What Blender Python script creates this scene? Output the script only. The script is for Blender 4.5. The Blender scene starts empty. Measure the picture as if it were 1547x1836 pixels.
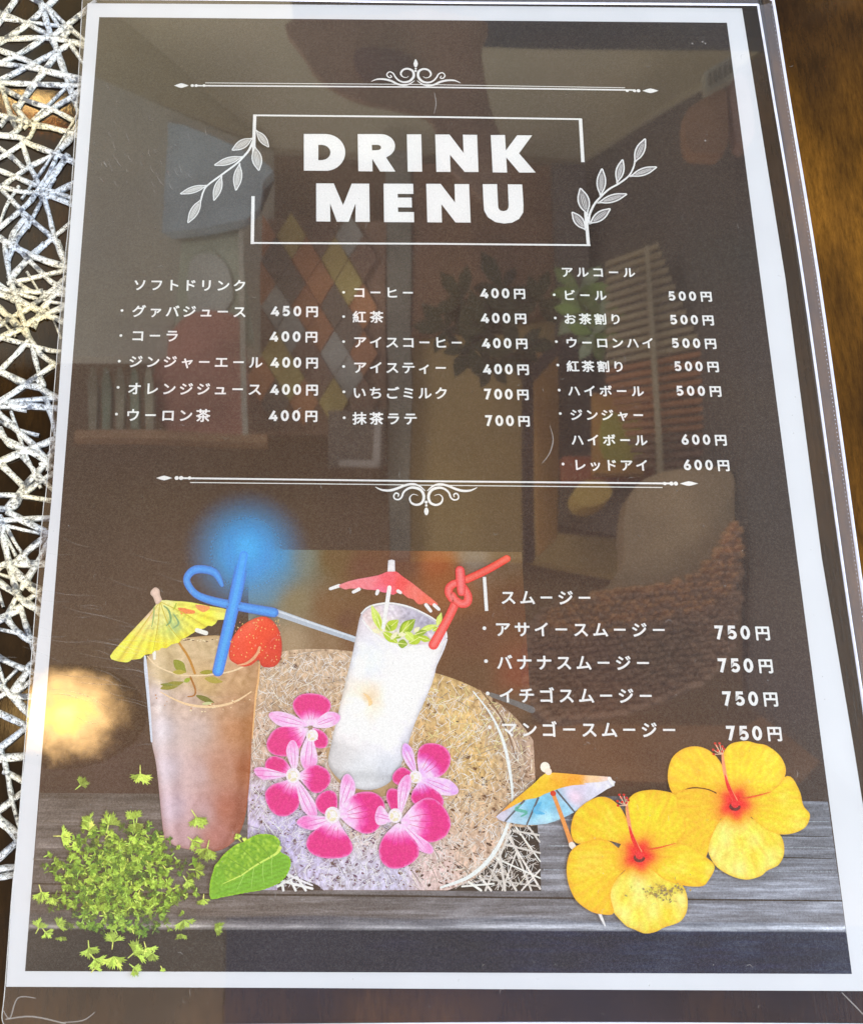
import bpy, math, random
import numpy as np
from mathutils import Vector, Matrix
from mathutils.geometry import delaunay_2d_cdt

# ------------------------------------------------------------------ page plane
# perspective of the menu page: four measured corners of the printed area (200 x 287 mm)
PW, PH = 200.0, 287.0
IW, IH = 1547.0, 1836.0
FOC = 2100.0
def _homog(src, dst):
    A = []
    for (x, y), (u, v) in zip(src, dst):
        A.append([x, y, 1, 0, 0, 0, -u*x, -u*y, -u]); A.append([0, 0, 0, x, y, 1, -v*x, -v*y, -v])
    return np.linalg.svd(np.array(A, float))[2][-1].reshape(3, 3)
HM = _homog([(0, PH), (PW, PH), (PW, 0), (0, 0)], [(178, 30), (1303, 40), (1527, 1747), (45, 1742)])
HI = np.linalg.inv(HM)
def mm(P):
    """measured page coordinates -> millimetres on the page (x right, y up)"""
    P = np.atleast_2d(np.asarray(P, float))
    q = np.c_[P, np.ones(len(P))] @ HI.T
    return q[:, :2] / q[:, 2:3]
def px(M):
    M = np.atleast_2d(np.asarray(M, float))
    q = np.c_[M, np.ones(len(M))] @ HM.T
    return q[:, :2] / q[:, 2:3]
def _pose(cx, cy):
    B = np.linalg.inv(np.array([[FOC, 0, cx], [0, FOC, cy], [0, 0, 1.]])) @ HM
    B = B / ((np.linalg.norm(B[:, 0]) + np.linalg.norm(B[:, 1])) / 2)
    if B[2, 2] < 0: B = -B
    r1, r2, t = B.T
    e = np.array([r1 @ r2, np.linalg.norm(r1) - np.linalg.norm(r2)])
    U, _, V = np.linalg.svd(np.stack([r1, r2, np.cross(r1, r2)], 1))
    return U @ V, t, e
pp = np.array([IW/2, IH/2])
for _ in range(30):
    e0 = _pose(*pp)[2]; J = np.zeros((2, 2))
    for i in range(2):
        d = np.zeros(2); d[i] = 1; J[:, i] = _pose(*(pp + d))[2] - e0
    pp = pp - np.linalg.solve(J, e0)
RC, TC, _ = _pose(*pp)
CC = -RC.T @ TC                       # camera centre in page mm
SH = 0.0024                           # height of the printed face above the table, m

sc = bpy.context.scene
COL = sc.collection
cam = bpy.data.cameras.new('camera'); co = bpy.data.objects.new('camera', cam); COL.objects.link(co)
Rw = RC.T @ np.diag([1, -1, -1])
M = Matrix([[*Rw[0], CC[0]/1000], [*Rw[1], CC[1]/1000], [*Rw[2], CC[2]/1000 + SH], [0, 0, 0, 1]])
co.matrix_world = M
cam.sensor_fit = 'HORIZONTAL'; cam.sensor_width = 36; cam.lens = FOC*36/IW
cam.shift_x = (IW/2 - pp[0])/IW; cam.shift_y = (pp[1] - IH/2)/IW
cam.clip_start = 0.01; cam.clip_end = 50
sc.camera = co

# ------------------------------------------------------------------ light
w = bpy.data.worlds.new('World'); sc.world = w; w.use_nodes = True
bg = w.node_tree.nodes['Background']; bg.inputs[0].default_value = (0.84, 0.92, 1.0, 1); bg.inputs[1].default_value = 0.75
def area(name, loc, target, size, energy, color):
    l = bpy.data.lights.new(name, 'AREA'); l.shape = 'SQUARE'; l.size = size; l.energy = energy; l.color = color
    o = bpy.data.objects.new(name, l); o.location = loc
    o.rotation_euler = (Vector(target) - Vector(loc)).to_track_quat('-Z', 'Y').to_euler(); COL.objects.link(o); return o
area('window_light', (1.5, 0.2, 1.0), (0.1, 0.15, 0), 0.9, 27, (0.74, 0.89, 1.0))
area('room_fill', (0.2, -1.6, 0.6), (0.2, 1.0, 2.3), 1.0, 54, (1.0, 0.97, 0.94))  # added unseen fill, aimed up to brighten the mirrored room
area('left_room_fill', (-1.3, 1.1, 0.4), (0.2, 1.9, 2.1), 0.9, 40, (0.95, 0.98, 1.0))  # second added fill, no window there: lifts the mirrored ceiling and left wall
sc.view_settings.view_transform = 'Standard'; sc.view_settings.look = 'None'
sc.view_settings.exposure = 0.36; sc.view_settings.gamma = 1.0
sc.cycles.max_bounces = 8; sc.cycles.transparent_max_bounces = 12; sc.cycles.diffuse_bounces = 3
sc.cycles.sample_clamp_indirect = 6.0; sc.cycles.use_denoising = True

# ------------------------------------------------------------------ colour
def lin(c):
    c = np.asarray(c, float)/255.0
    return np.where(c <= 0.04045, c/12.92, ((c + 0.055)/1.055)**2.4)
def ink(c, veil=0.03):
    """printed colour as it would measure without the plastic's reflection"""
    return np.clip((lin(c) - veil)/0.84, 0.006, 0.9)

# ------------------------------------------------------------------ materials
def nodes(m):
    m.use_nodes = True; t = m.node_tree; t.nodes.clear(); return t
def N(t, typ, **k):
    n = t.nodes.new(typ)
    for a, b in k.items():
        if a.startswith('i_'):
            n.inputs[a[2:].replace('_', ' ')].default_value = b
        else: setattr(n, a, b)
    return n
def ramp(t, stops, fac):
    r = t.nodes.new('ShaderNodeValToRGB'); e = r.color_ramp.elements
    while len(e) > 1: e.remove(e[-1])
    e[0].position = stops[0][0]; e[0].color = (*stops[0][1], 1)
    for p, c in stops[1:]:
        x = e.new(p); x.color = (*c, 1)
    t.links.new(fac, r.inputs[0]); return r
def grey(v): return (v, v, v)
def coords(t, scale=(1, 1, 1)):
    tc = N(t, 'ShaderNodeTexCoord'); mp = N(t, 'ShaderNodeMapping'); mp.inputs['Scale'].default_value = scale
    t.links.new(tc.outputs['Object'], mp.inputs[0]); return mp.outputs[0]
def noise(t, vec, scale, detail=3, rough=0.5):
    n = N(t, 'ShaderNodeTexNoise'); n.inputs['Scale'].default_value = scale; n.inputs['Detail'].default_value = detail
    n.inputs['Roughness'].default_value = rough; t.links.new(vec, n.inputs['Vector']); return n.outputs['Fac']
def mixc(t, mode, fac, a, b):
    m = N(t, 'ShaderNodeMix', data_type='RGBA', blend_type=mode)
    for s, v in ((m.inputs[0], fac), (m.inputs[6], a), (m.inputs[7], b)):
        if hasattr(v, 'links') or hasattr(v, 'is_linked'): t.links.new(v, s)
        elif isinstance(v, (int, float)): s.default_value = v
        else: s.default_value = (*v, 1)
    return m.outputs[2]
def out(t, sh, disp=None):
    o = N(t, 'ShaderNodeOutputMaterial'); t.links.new(sh, o.inputs[0])
def bsdf(t, color, rough=0.6, spec=0.3, metal=0.0, normal=None):
    b = N(t, 'ShaderNodeBsdfPrincipled')
    if isinstance(color, tuple): b.inputs['Base Color'].default_value = (*color, 1)
    else: t.links.new(color, b.inputs['Base Color'])
    if isinstance(rough, (int, float)): b.inputs['Roughness'].default_value = rough
    else: t.links.new(rough, b.inputs['Roughness'])
    b.inputs['Specular IOR Level'].default_value = spec; b.inputs['Metallic'].default_value = metal
    if normal is not None: t.links.new(normal, b.inputs['Normal'])
    return b
def bump(t, h, strength, dist):
    b = N(t, 'ShaderNodeBump'); b.inputs['Strength'].default_value = strength; b.inputs['Distance'].default_value = dist
    t.links.new(h, b.inputs['Height']); return b.outputs[0]

def attr_col(t):
    a = N(t, 'ShaderNodeAttribute', attribute_name='Col'); return a
def grain(t, col, amt=0.22):
    """halftone-like printer grain: fine cross-woven noise"""
    n1 = noise(t, coords(t, (1, 3.0, 1)), 2600, 1); n2 = noise(t, coords(t, (3.0, 1, 1)), 2600, 1); n3 = noise(t, coords(t), 1900, 2)
    a = N(t, 'ShaderNodeMath', operation='ADD'); t.links.new(n1, a.inputs[0]); t.links.new(n2, a.inputs[1])
    b = N(t, 'ShaderNodeMath', operation='ADD'); t.links.new(a.outputs[0], b.inputs[0]); t.links.new(n3, b.inputs[1])
    mr = N(t, 'ShaderNodeMapRange'); mr.inputs[1].default_value = 1.0; mr.inputs[2].default_value = 2.0
    mr.inputs[3].default_value = 1 - amt*2; mr.inputs[4].default_value = 1 + amt*2
    t.links.new(b.outputs[0], mr.inputs[0])
    v = N(t, 'ShaderNodeVectorMath', operation='SCALE'); t.links.new(col, v.inputs[0]); t.links.new(mr.outputs[0], v.inputs['Scale'])
    dots = N(t, 'ShaderNodeMapRange'); dots.inputs[1].default_value = 1.25; dots.inputs[2].default_value = 1.85; dots.inputs[3].default_value = -0.014; dots.inputs[4].default_value = 0.036
    t.links.new(b.outputs[0], dots.inputs[0])
    ad = N(t, 'ShaderNodeVectorMath', operation='ADD'); t.links.new(v.outputs[0], ad.inputs[0]); t.links.new(dots.outputs[0], ad.inputs[1])
    mxx = N(t, 'ShaderNodeVectorMath', operation='MAXIMUM'); mxx.inputs[1].default_value = (.004, .004, .004); t.links.new(ad.outputs[0], mxx.inputs[0])
    return mxx.outputs[0]
def mat_print(name='printed_ink', amt=0.05):
    m = bpy.data.materials.new(name); t = nodes(m)
    out(t, bsdf(t, grain(t, attr_col(t).outputs['Color'], amt), 0.55, 0.25).outputs[0]); return m
def mat_print_soft():
    m = bpy.data.materials.new('printed_ink_soft'); t = nodes(m); a = attr_col(t)
    b = bsdf(t, grain(t, a.outputs['Color'], 0.12), 0.55, 0.25)
    tr = N(t, 'ShaderNodeBsdfTransparent'); mx = N(t, 'ShaderNodeMixShader')
    t.links.new(a.outputs['Alpha'], mx.inputs[0]); t.links.new(tr.outputs[0], mx.inputs[1]); t.links.new(b.outputs[0], mx.inputs[2]); out(t, mx.outputs[0]); return m
def mat_print_planks():
    m = bpy.data.materials.new('printed_weathered_planks'); t = nodes(m); a = attr_col(t).outputs['Color']
    s1 = noise(t, coords(t, (0.10, 1.6, 1)), 420, 5, 0.7); s2 = noise(t, coords(t, (0.04, 1, 1)), 160, 4, 0.6)
    r1 = ramp(t, [(0.32, grey(0.5)), (0.5, grey(0.95)), (0.66, grey(1.75))], s1)
    r2 = ramp(t, [(0.3, grey(0.62)), (0.52, grey(1.0)), (0.7, grey(1.6))], s2)
    c = mixc(t, 'MULTIPLY', 1.0, a, r1.outputs[0]); c = mixc(t, 'MULTIPLY', 1.0, c, r2.outputs[0])
    out(t, bsdf(t, grain(t, c, 0.12), 0.55, 0.25).outputs[0]); return m
def mat_print_straw():
    m = bpy.data.materials.new('printed_woven_plate'); t = nodes(m); a = attr_col(t).outputs['Color']
    cv = coords(t, (1.0, 1.35, 1)); wob = N(t, 'ShaderNodeVectorMath', operation='ADD')
    nn = N(t, 'ShaderNodeTexNoise'); nn.inputs['Scale'].default_value = 300; t.links.new(cv, nn.inputs['Vector'])
    sc_ = N(t, 'ShaderNodeVectorMath', operation='SCALE'); sc_.inputs['Scale'].default_value = 0.004; t.links.new(nn.outputs['Color'], sc_.inputs[0])
    t.links.new(cv, wob.inputs[0]); t.links.new(sc_.outputs[0], wob.inputs[1])
    v = N(t, 'ShaderNodeTexVoronoi'); v.inputs['Scale'].default_value = 330; v.inputs['Randomness'].default_value = 1; t.links.new(wob.outputs[0], v.inputs['Vector'])
    holes = ramp(t, [(0.0, (0.12, 0.07, 0.06)), (0.17, (0.3, 0.2, 0.16)), (0.30, grey(1.0))], v.outputs['Distance'])
    big = noise(t, coords(t), 260, 2); gate = ramp(t, [(0.46, grey(0)), (0.56, grey(1))], big)
    c = mixc(t, 'MULTIPLY', gate.outputs[0], a, holes.outputs[0])
    st = noise(t, coords(t, (1.0, 0.55, 1)), 800, 4, 0.75)
    r = ramp(t, [(0.34, (0.58, 0.50, 0.46)), (0.48, grey(0.95)), (0.62, (1.4, 1.4, 1.45))], st)
    c = mixc(t, 'MULTIPLY', 1.0, c, r.outputs[0]); c = mixc(t, 'MULTIPLY', 1.0, c, (0.84, 0.80, 0.79))
    out(t, bsdf(t, c, 0.55, 0.25).outputs[0]); return m
def mat_paper():
    m = bpy.data.materials.new('white_paper'); t = nodes(m)
    n = noise(t, coords(t), 60, 3); r = ramp(t, [(0.3, (0.77, 0.79, 0.84)), (0.7, (0.81, 0.83, 0.88))], n)
    out(t, bsdf(t, r.outputs[0], 0.6, 0.2).outputs[0]); return m
def mat_film():
    """clear plastic: both faces of a thin film reflect, the rest passes through"""
    m = bpy.data.materials.new('clear_vinyl_film'); t = nodes(m)
    wv = noise(t, coords(t), 9, 2); big = bump(t, wv, 0.03, 0.004)
    sc1 = noise(t, coords(t, (1, 0.08, 1)), 1500, 2); sc2 = noise(t, coords(t, (0.06, 1, 1)), 1300, 2)
    ad = N(t, 'ShaderNodeMath', operation='ADD'); t.links.new(sc1, ad.inputs[0]); t.links.new(sc2, ad.inputs[1])
    b2 = N(t, 'ShaderNodeBump'); b2.inputs['Strength'].default_value = 0.25; b2.inputs['Distance'].default_value = 0.0002
    t.links.new(ad.outputs[0], b2.inputs['Height']); t.links.new(big, b2.inputs['Normal'])
    g1 = N(t, 'ShaderNodeBsdfGlossy'); g1.inputs['Roughness'].default_value = 0.024; t.links.new(big, g1.inputs['Normal'])
    g2 = N(t, 'ShaderNodeBsdfGlossy'); g2.inputs['Roughness'].default_value = 0.28; t.links.new(b2.outputs[0], g2.inputs['Normal'])
    gm = N(t, 'ShaderNodeMixShader'); gm.inputs[0].default_value = 0.22; t.links.new(g1.outputs[0], gm.inputs[1]); t.links.new(g2.outputs[0], gm.inputs[2])
    fr = N(t, 'ShaderNodeLayerWeight'); pw = N(t, 'ShaderNodeMath', operation='POWER'); pw.inputs[1].default_value = 4.0; t.links.new(fr.outputs['Facing'], pw.inputs[0])
    mu = N(t, 'ShaderNodeMath', operation='MULTIPLY_ADD', use_clamp=True); mu.inputs[1].default_value = 0.7; mu.inputs[2].default_value = 0.20; t.links.new(pw.outputs[0], mu.inputs[0])
    tr = N(t, 'ShaderNodeBsdfTransparent'); tr.inputs[0].default_value = (0.97, 0.975, 0.98, 1)
    mx = N(t, 'ShaderNodeMixShader'); t.links.new(mu.outputs[0], mx.inputs[0]); t.links.new(tr.outputs[0], mx.inputs[1]); t.links.new(gm.outputs[0], mx.inputs[2])
    out(t, mx.outputs[0]); return m
def mat_plain(name, c, rough=0.6, spec=0.4, var=0.25, scale=6):
    m = bpy.data.materials.new(name); t = nodes(m); c = np.array(c)
    n = noise(t, coords(t), scale, 4, 0.6)
    r = ramp(t, [(0.3, tuple(c*(1 - var))), (0.7, tuple(np.minimum(c*(1 + var), 1)))], n)
    out(t, bsdf(t, r.outputs[0], rough, spec).outputs[0]); return m
def mat_emit(name, c, s):
    m = bpy.data.materials.new(name); t = nodes(m); e = N(t, 'ShaderNodeEmission'); e.inputs[0].default_value = (*c, 1); e.inputs[1].default_value = s
    out(t, e.outputs[0]); return m
def mat_table(name, stops):
    m = bpy.data.materials.new(name); t = nodes(m)
    n1 = noise(t, coords(t, (1, 0.5, 1)), 17, 3, 0.55); n2 = noise(t, coords(t, (1.0, 0.18, 1)), 700, 5, 0.8); n3 = noise(t, coords(t, (1, 0.22, 1)), 90, 5, 0.7)
    a = ramp(t, stops, n1)
    b = ramp(t, [(0.3, grey(0.5)), (0.5, grey(1)), (0.7, grey(1.5))], n2); d = ramp(t, [(0.32, grey(0.68)), (0.52, grey(1)), (0.7, grey(1.25))], n3)
    c = mixc(t, 'MULTIPLY', 1, a.outputs[0], b.outputs[0]); c = mixc(t, 'MULTIPLY', 1, c, d.outputs[0])
    p = bsdf(t, c, 0.04, 0.5, normal=bump(t, n2, 0.03, 0.0005)); out(t, p.outputs[0]); return m
def mat_strand():
    m = bpy.data.materials.new('silver_gilt_strand'); t = nodes(m)
    n1 = noise(t, coords(t), 1150, 5, 0.8); n2 = noise(t, coords(t), 38, 2); n3 = noise(t, coords(t), 300, 3, 0.7)
    light = ramp(t, [(0.38, (0.70, 0.76, 0.86)), (0.52, (0.96, 0.93, 0.82)), (0.66, (0.95, 0.84, 0.54))], n2)
    gate = ramp(t, [(0.36, (0.09, 0.09, 0.10)), (0.43, (0.48, 0.44, 0.38)), (0.49, grey(1.0))], n1)
    gate3 = ramp(t, [(0.36, (0.22, 0.23, 0.27)), (0.47, grey(1.0))], n3)
    c = mixc(t, 'MULTIPLY', 1, light.outputs[0], gate.outputs[0]); c = mixc(t, 'MULTIPLY', 1, c, gate3.outputs[0])
    r = ramp(t, [(0.3, grey(0.5)), (0.7, grey(0.18))], n3)
    out(t, bsdf(t, c, r.outputs[0], 0.8, 0.6, bump(t, n1, 0.9, 0.0005)).outputs[0]); return m

INK = mat_print(); SOFT = mat_print_soft(); PLANKS = mat_print_planks(); STRAW = mat_print_straw()
PAPER = mat_paper(); FILM = mat_film(); TABLE = mat_table('dark_dimmed_lacquered_wood', [(0.34, (0.010, 0.006, 0.003)), (0.47, (0.020, 0.010, 0.003)), (0.58, (0.042, 0.019, 0.004)), (0.70, (0.09, 0.040, 0.006))])
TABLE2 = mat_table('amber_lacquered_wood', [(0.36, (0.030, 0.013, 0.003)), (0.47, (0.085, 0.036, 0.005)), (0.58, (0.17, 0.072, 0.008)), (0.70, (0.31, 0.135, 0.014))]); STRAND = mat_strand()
WELD = mat_plain('milky_plastic_weld', (0.62, 0.64, 0.78), 0.25, 0.6, 0.12, 300)
WHITE = (250, 250, 252)

# ------------------------------------------------------------------ object helpers
def link(name, me, mat, parent=None, kind=None):
    o = bpy.data.objects.new(name, me); COL.objects.link(o)
    if mat is not None and not me.materials: me.materials.append(mat)
    if parent is not None: o.parent = parent
    if kind: o['kind'] = kind
    return o
def thing(o, label, cat, group=None):
    o['label'] = label; o['category'] = cat
    if group: o['group'] = group
    return o
def mesh(name, V, F, cols=None, alpha=None):
    me = bpy.data.meshes.new(name); me.from_pydata([tuple(v) for v in V], [], [tuple(int(i) for i in f) for f in F])
    if cols is not None:
        c = np.ones((len(V), 4)); c[:, :3] = cols
        if alpha is not None: c[:, 3] = alpha
        a = me.color_attributes.new('Col', 'FLOAT_COLOR', 'POINT'); a.data.foreach_set('color', c.ravel())
    me.update(); return me
def smooth_loop(P, n=6, closed=True):
    P = np.asarray(P, float); L = len(P); R = []
    rng = range(L) if closed else range(L - 1)
    for i in rng:
        if closed: p0, p1, p2, p3 = P[i-1], P[i], P[(i+1) % L], P[(i+2) % L]
        else: p0, p1, p2, p3 = P[max(i-1, 0)], P[i], P[i+1], P[min(i+2, L-1)]
        for k in range(n):
            s = k/n
            R.append(0.5*((2*p1) + (-p0+p2)*s + (2*p0-5*p1+4*p2-p3)*s*s + (-p0+3*p1-3*p2+p3)*s**3))
    if not closed: R.append(P[-1])
    return np.array(R)
def inside(Q, poly):
    x, y = Q[:, 0], Q[:, 1]; r = np.zeros(len(Q), bool); j = len(poly) - 1
    for i in range(len(poly)):
        xi, yi = poly[i]; xj, yj = poly[j]
        c = ((yi > y) != (yj > y)) & (x < (xj-xi)*(y-yi)/((yj-yi) if yj != yi else 1e-12) + xi); r ^= c; j = i
    return r
def edge_dist(Q, poly):
    d = np.full(len(Q), 1e9); n = len(poly)
    for i in range(n):
        a = poly[i]; b = poly[(i+1) % n]; ab = b-a; L = (ab@ab) or 1e-9
        s = np.clip(((Q-a)@ab)/L, 0, 1); d = np.minimum(d, np.linalg.norm(Q-(a+s[:, None]*ab), axis=1))
    return d
def idw(samples, p=3.0):
    S = np.array([s[:2] for s in samples], float); C = np.array([s[2] for s in samples], float)
    def f(Q, D=None):
        d = np.linalg.norm(Q[:, None, :]-S[None], axis=2) + 1.0; w_ = d**-p
        return (w_@C)/w_.sum(1)[:, None]
    return f
def vnoise(Q, scale, seed=0):
    """smooth value noise on page coordinates, -1..1"""
    rs = np.random.RandomState(seed); T = rs.rand(64, 64)*2 - 1
    g = Q/scale; i = np.floor(g).astype(int); f = g - i; f = f*f*(3-2*f)
    a = T[i[:, 0] % 64, i[:, 1] % 64]; b = T[(i[:, 0]+1) % 64, i[:, 1] % 64]; c = T[i[:, 0] % 64, (i[:, 1]+1) % 64]; d = T[(i[:, 0]+1) % 64, (i[:, 1]+1) % 64]
    return (a*(1-f[:, 0])+b*f[:, 0])*(1-f[:, 1]) + (c*(1-f[:, 0])+d*f[:, 0])*f[:, 1]
def patch(name, poly, color, z, parent, step=1.2, mat=None, smooth=6, alpha=None, kind=None, veil=0.03):
    """one printed area: outline in page coordinates, colour a tuple or f(points, distance to outline)"""
    P = smooth_loop(poly, smooth) if smooth else np.asarray(poly, float)
    Mq = mm(P); keep = [0]
    for i in range(1, len(Mq)):
        if np.linalg.norm(Mq[i]-Mq[keep[-1]]) > 0.08: keep.append(i)
    if np.linalg.norm(Mq[keep[-1]]-Mq[0]) < 0.08: keep.pop()
    Mq = Mq[keep]
    if callable(color):
        R = []
        for i in range(len(Mq)):
            a, b = Mq[i], Mq[(i+1) % len(Mq)]; k = max(1, int(np.linalg.norm(b-a)/(step*1.5))); R += [a+(b-a)*j/k for j in range(k)]
        Mq = np.array(R)
    P = px(Mq); n = len(Mq)
    lo, hi = Mq.min(0), Mq.max(0)
    pts = Mq.tolist()
    if callable(color):
        gx, gy = np.meshgrid(np.arange(lo[0], hi[0], step), np.arange(lo[1], hi[1], step*0.87))
        gx[1::2] += step/2
        G = np.c_[gx.ravel(), gy.ravel()]
        if len(G):
            G = G[inside(G, Mq)]
            if len(G): G = G[edge_dist(G, Mq) > step*0.35]
            pts += G.tolist()
    r = delaunay_2d_cdt([Vector(p) for p in pts], [], [list(range(n))], 1, 1e-6)
    V = np.array([tuple(v) for v in r[0]]); F = r[2]
    area2 = 0
    if F:
        a, b, c = V[F[0][0]], V[F[0][1]], V[F[0][2]]; area2 = (b[0]-a[0])*(c[1]-a[1])-(b[1]-a[1])*(c[0]-a[0])
    if area2 < 0: F = [tuple(reversed(f)) for f in F]
    Q = px(V)
    if callable(color):
        D = edge_dist(Q, P); C = color(Q, D)
    else: D = None; C = np.tile(np.array(color, float), (len(V), 1))
    A = alpha(Q) if alpha else None
    me = mesh(name, np.c_[V/1000, np.full(len(V), SH+z)], F, ink(C, veil), A)
    return link(name, me, mat or INK, parent, kind)
def ribbon_geo(pts, widths, z, n=5, closed=False, cap=True):
    P = mm(smooth_loop(pts, n, closed)) if n > 1 else mm(pts)
    k = len(P); wv = np.interp(np.linspace(0, 1, k), np.linspace(0, 1, len(widths)), widths)
    T = np.roll(P, -1, 0) - np.roll(P, 1, 0) if closed else np.gradient(P, axis=0)
    T /= np.linalg.norm(T, axis=1)[:, None] + 1e-9; Nn = np.c_[-T[:, 1], T[:, 0]]
    L = P + Nn*wv[:, None]/2; R = P - Nn*wv[:, None]/2
    V = np.r_[L, R]; F = []
    rng = range(k) if closed else range(k-1)
    for i in rng:
        j = (i+1) % k; F.append((i, k+i, k+j, j))
    if cap and not closed:
        for idx, sgn in ((0, -1), (k-1, 1)):
            c = P[idx]; r = wv[idx]/2; a0 = math.atan2(Nn[idx][1], Nn[idx][0]); b = len(V)
            arc = [c + r*np.array([math.cos(a0 + -sgn*math.pi*s/6), math.sin(a0 + -sgn*math.pi*s/6)]) for s in range(7)]
            V = np.r_[V, arc]; f = list(range(b, b+7)); F.append(tuple(f if sgn < 0 else reversed(f)))
    return np.c_[V/1000, np.full(len(V), SH+z)], F
class Flat:
    """collects flat printed strokes and dots into one mesh"""
    def __init__(s): s.V = []; s.F = []; s.C = []; s.n = 0
    def add(s, V, F, c):
        s.V.append(V); s.F += [tuple(i+s.n for i in f) for f in F]; s.C.append(np.tile(ink(np.array(c, float)), (len(V), 1))); s.n += len(V)
    def line(s, pts, wd, z, c=WHITE, n=5, closed=False, cap=True):
        wd = [wd] if isinstance(wd, (int, float)) else wd
        V, F = ribbon_geo(pts, wd, z, n, closed, cap); s.add(V, F, c)
    def dot(s, c, rx, ry, z, col=WHITE, k=14, rot=0):
        m0 = mm([c])[0]; a = np.linspace(0, 2*math.pi, k, endpoint=False)
        x = rx*np.cos(a); y = ry*np.sin(a)
        V = np.c_[m0[0]+x*math.cos(rot)-y*math.sin(rot), m0[1]+x*math.sin(rot)+y*math.cos(rot)]
        s.add(np.c_[V/1000, np.full(k, SH+z)], [tuple(range(k))], col)
    def poly(s, pts, z, c=WHITE):
        V = mm(pts); r = delaunay_2d_cdt([Vector(p) for p in V], [], [list(range(len(V)))], 1, 1e-6)
        W_ = np.array([tuple(v) for v in r[0]]); s.add(np.c_[W_/1000, np.full(len(W_), SH+z)], r[2], c)
    def build(s, name, parent, mat=None, kind=None):
        me = bpy.data.meshes.new(name); V = np.concatenate(s.V)
        me.from_pydata([tuple(v) for v in V], [], s.F)
        c = np.ones((len(V), 4)); c[:, :3] = np.concatenate(s.C)
        a = me.color_attributes.new('Col', 'FLOAT_COLOR', 'POINT'); a.data.foreach_set('color', c.ravel()); me.update()
        return link(name, me, mat or INK, parent, kind)
def zoomed(o, s): return lambda P: [(o[0]+x/s, o[1]+y/s) for x, y in P]
_add = Flat.add
def _add_step(s, V, F, c):
    V = np.array(V, float); s.k = getattr(s, 'k', 0) + 1; V[:, 2] += s.k*getattr(s, 'step', 2.0e-7 if getattr(s, 'fine', False) else 1.5e-6)
    _add(s, V, F, c)
Flat.add = _add_step

# ------------------------------------------------------------------ the table, the menu page
import bmesh
def box_bm(bm, lo, hi, bevel=0.0):
    r = bmesh.ops.create_cube(bm, size=1); vs = r['verts']
    for v in vs: v.co = Vector([(lo[i]+hi[i])/2 + v.co[i]*(hi[i]-lo[i]) for i in range(3)])
    if bevel: bmesh.ops.bevel(bm, geom=list({e for v in vs for e in v.link_edges}), offset=bevel, segments=2, affect='EDGES', profile=0.5)
table = bpy.data.objects.new('wooden_table', None); COL.objects.link(table); table['kind'] = 'structure'; table.empty_display_size = .05
for x0, x1, m_ in ((-0.47, -0.23, TABLE2), (-0.23, 0.2135, TABLE), (0.2135, 0.42, TABLE2), (0.42, 0.62, TABLE)):  # dark board: darker wood at left, also paints in the dim lower strip
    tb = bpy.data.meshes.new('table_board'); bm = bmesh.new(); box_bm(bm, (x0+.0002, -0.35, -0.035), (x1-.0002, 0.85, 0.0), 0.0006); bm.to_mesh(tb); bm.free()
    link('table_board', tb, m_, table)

menu_pts = [(157, 5), (500, 7), (900, 10), (1330, 14), (1408, 500), (1473, 1000), (1531, 1344), (1600, 1778), (1000, 1775), (500, 1772), (11, 1770), (22, 1600), (40, 1400), (62, 1200), (92, 900), (122, 455), (140, 220)]
def slab(name, poly, z0, z1, mat, parent=None):
    V2 = mm(poly)/1000; n = len(V2)
    V = [(x, y, z1) for x, y in V2] + [(x, y, z0) for x, y in V2]
    top = tuple(reversed(range(n))); F = [top, tuple(n+i for i in range(n))]
    a = sum(V2[i][0]*V2[(i+1) % n][1]-V2[(i+1) % n][0]*V2[i][1] for i in range(n))
    if a > 0: F = [tuple(range(n)), tuple(n+i for i in reversed(range(n)))]
    for i in range(n):
        j = (i+1) % n; F.append((i, j, n+j, n+i) if a < 0 else (j, i, n+i, n+j))
    me = mesh(name, V, F); return link(name, me, mat, parent)
menu = slab('menu_sheet', menu_pts, SH-0.0002, SH, PAPER)
thing(menu, 'white-bordered drink menu page printed with prices, iced drinks and yellow hibiscus, inside the clear sleeve', 'menu')

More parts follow.
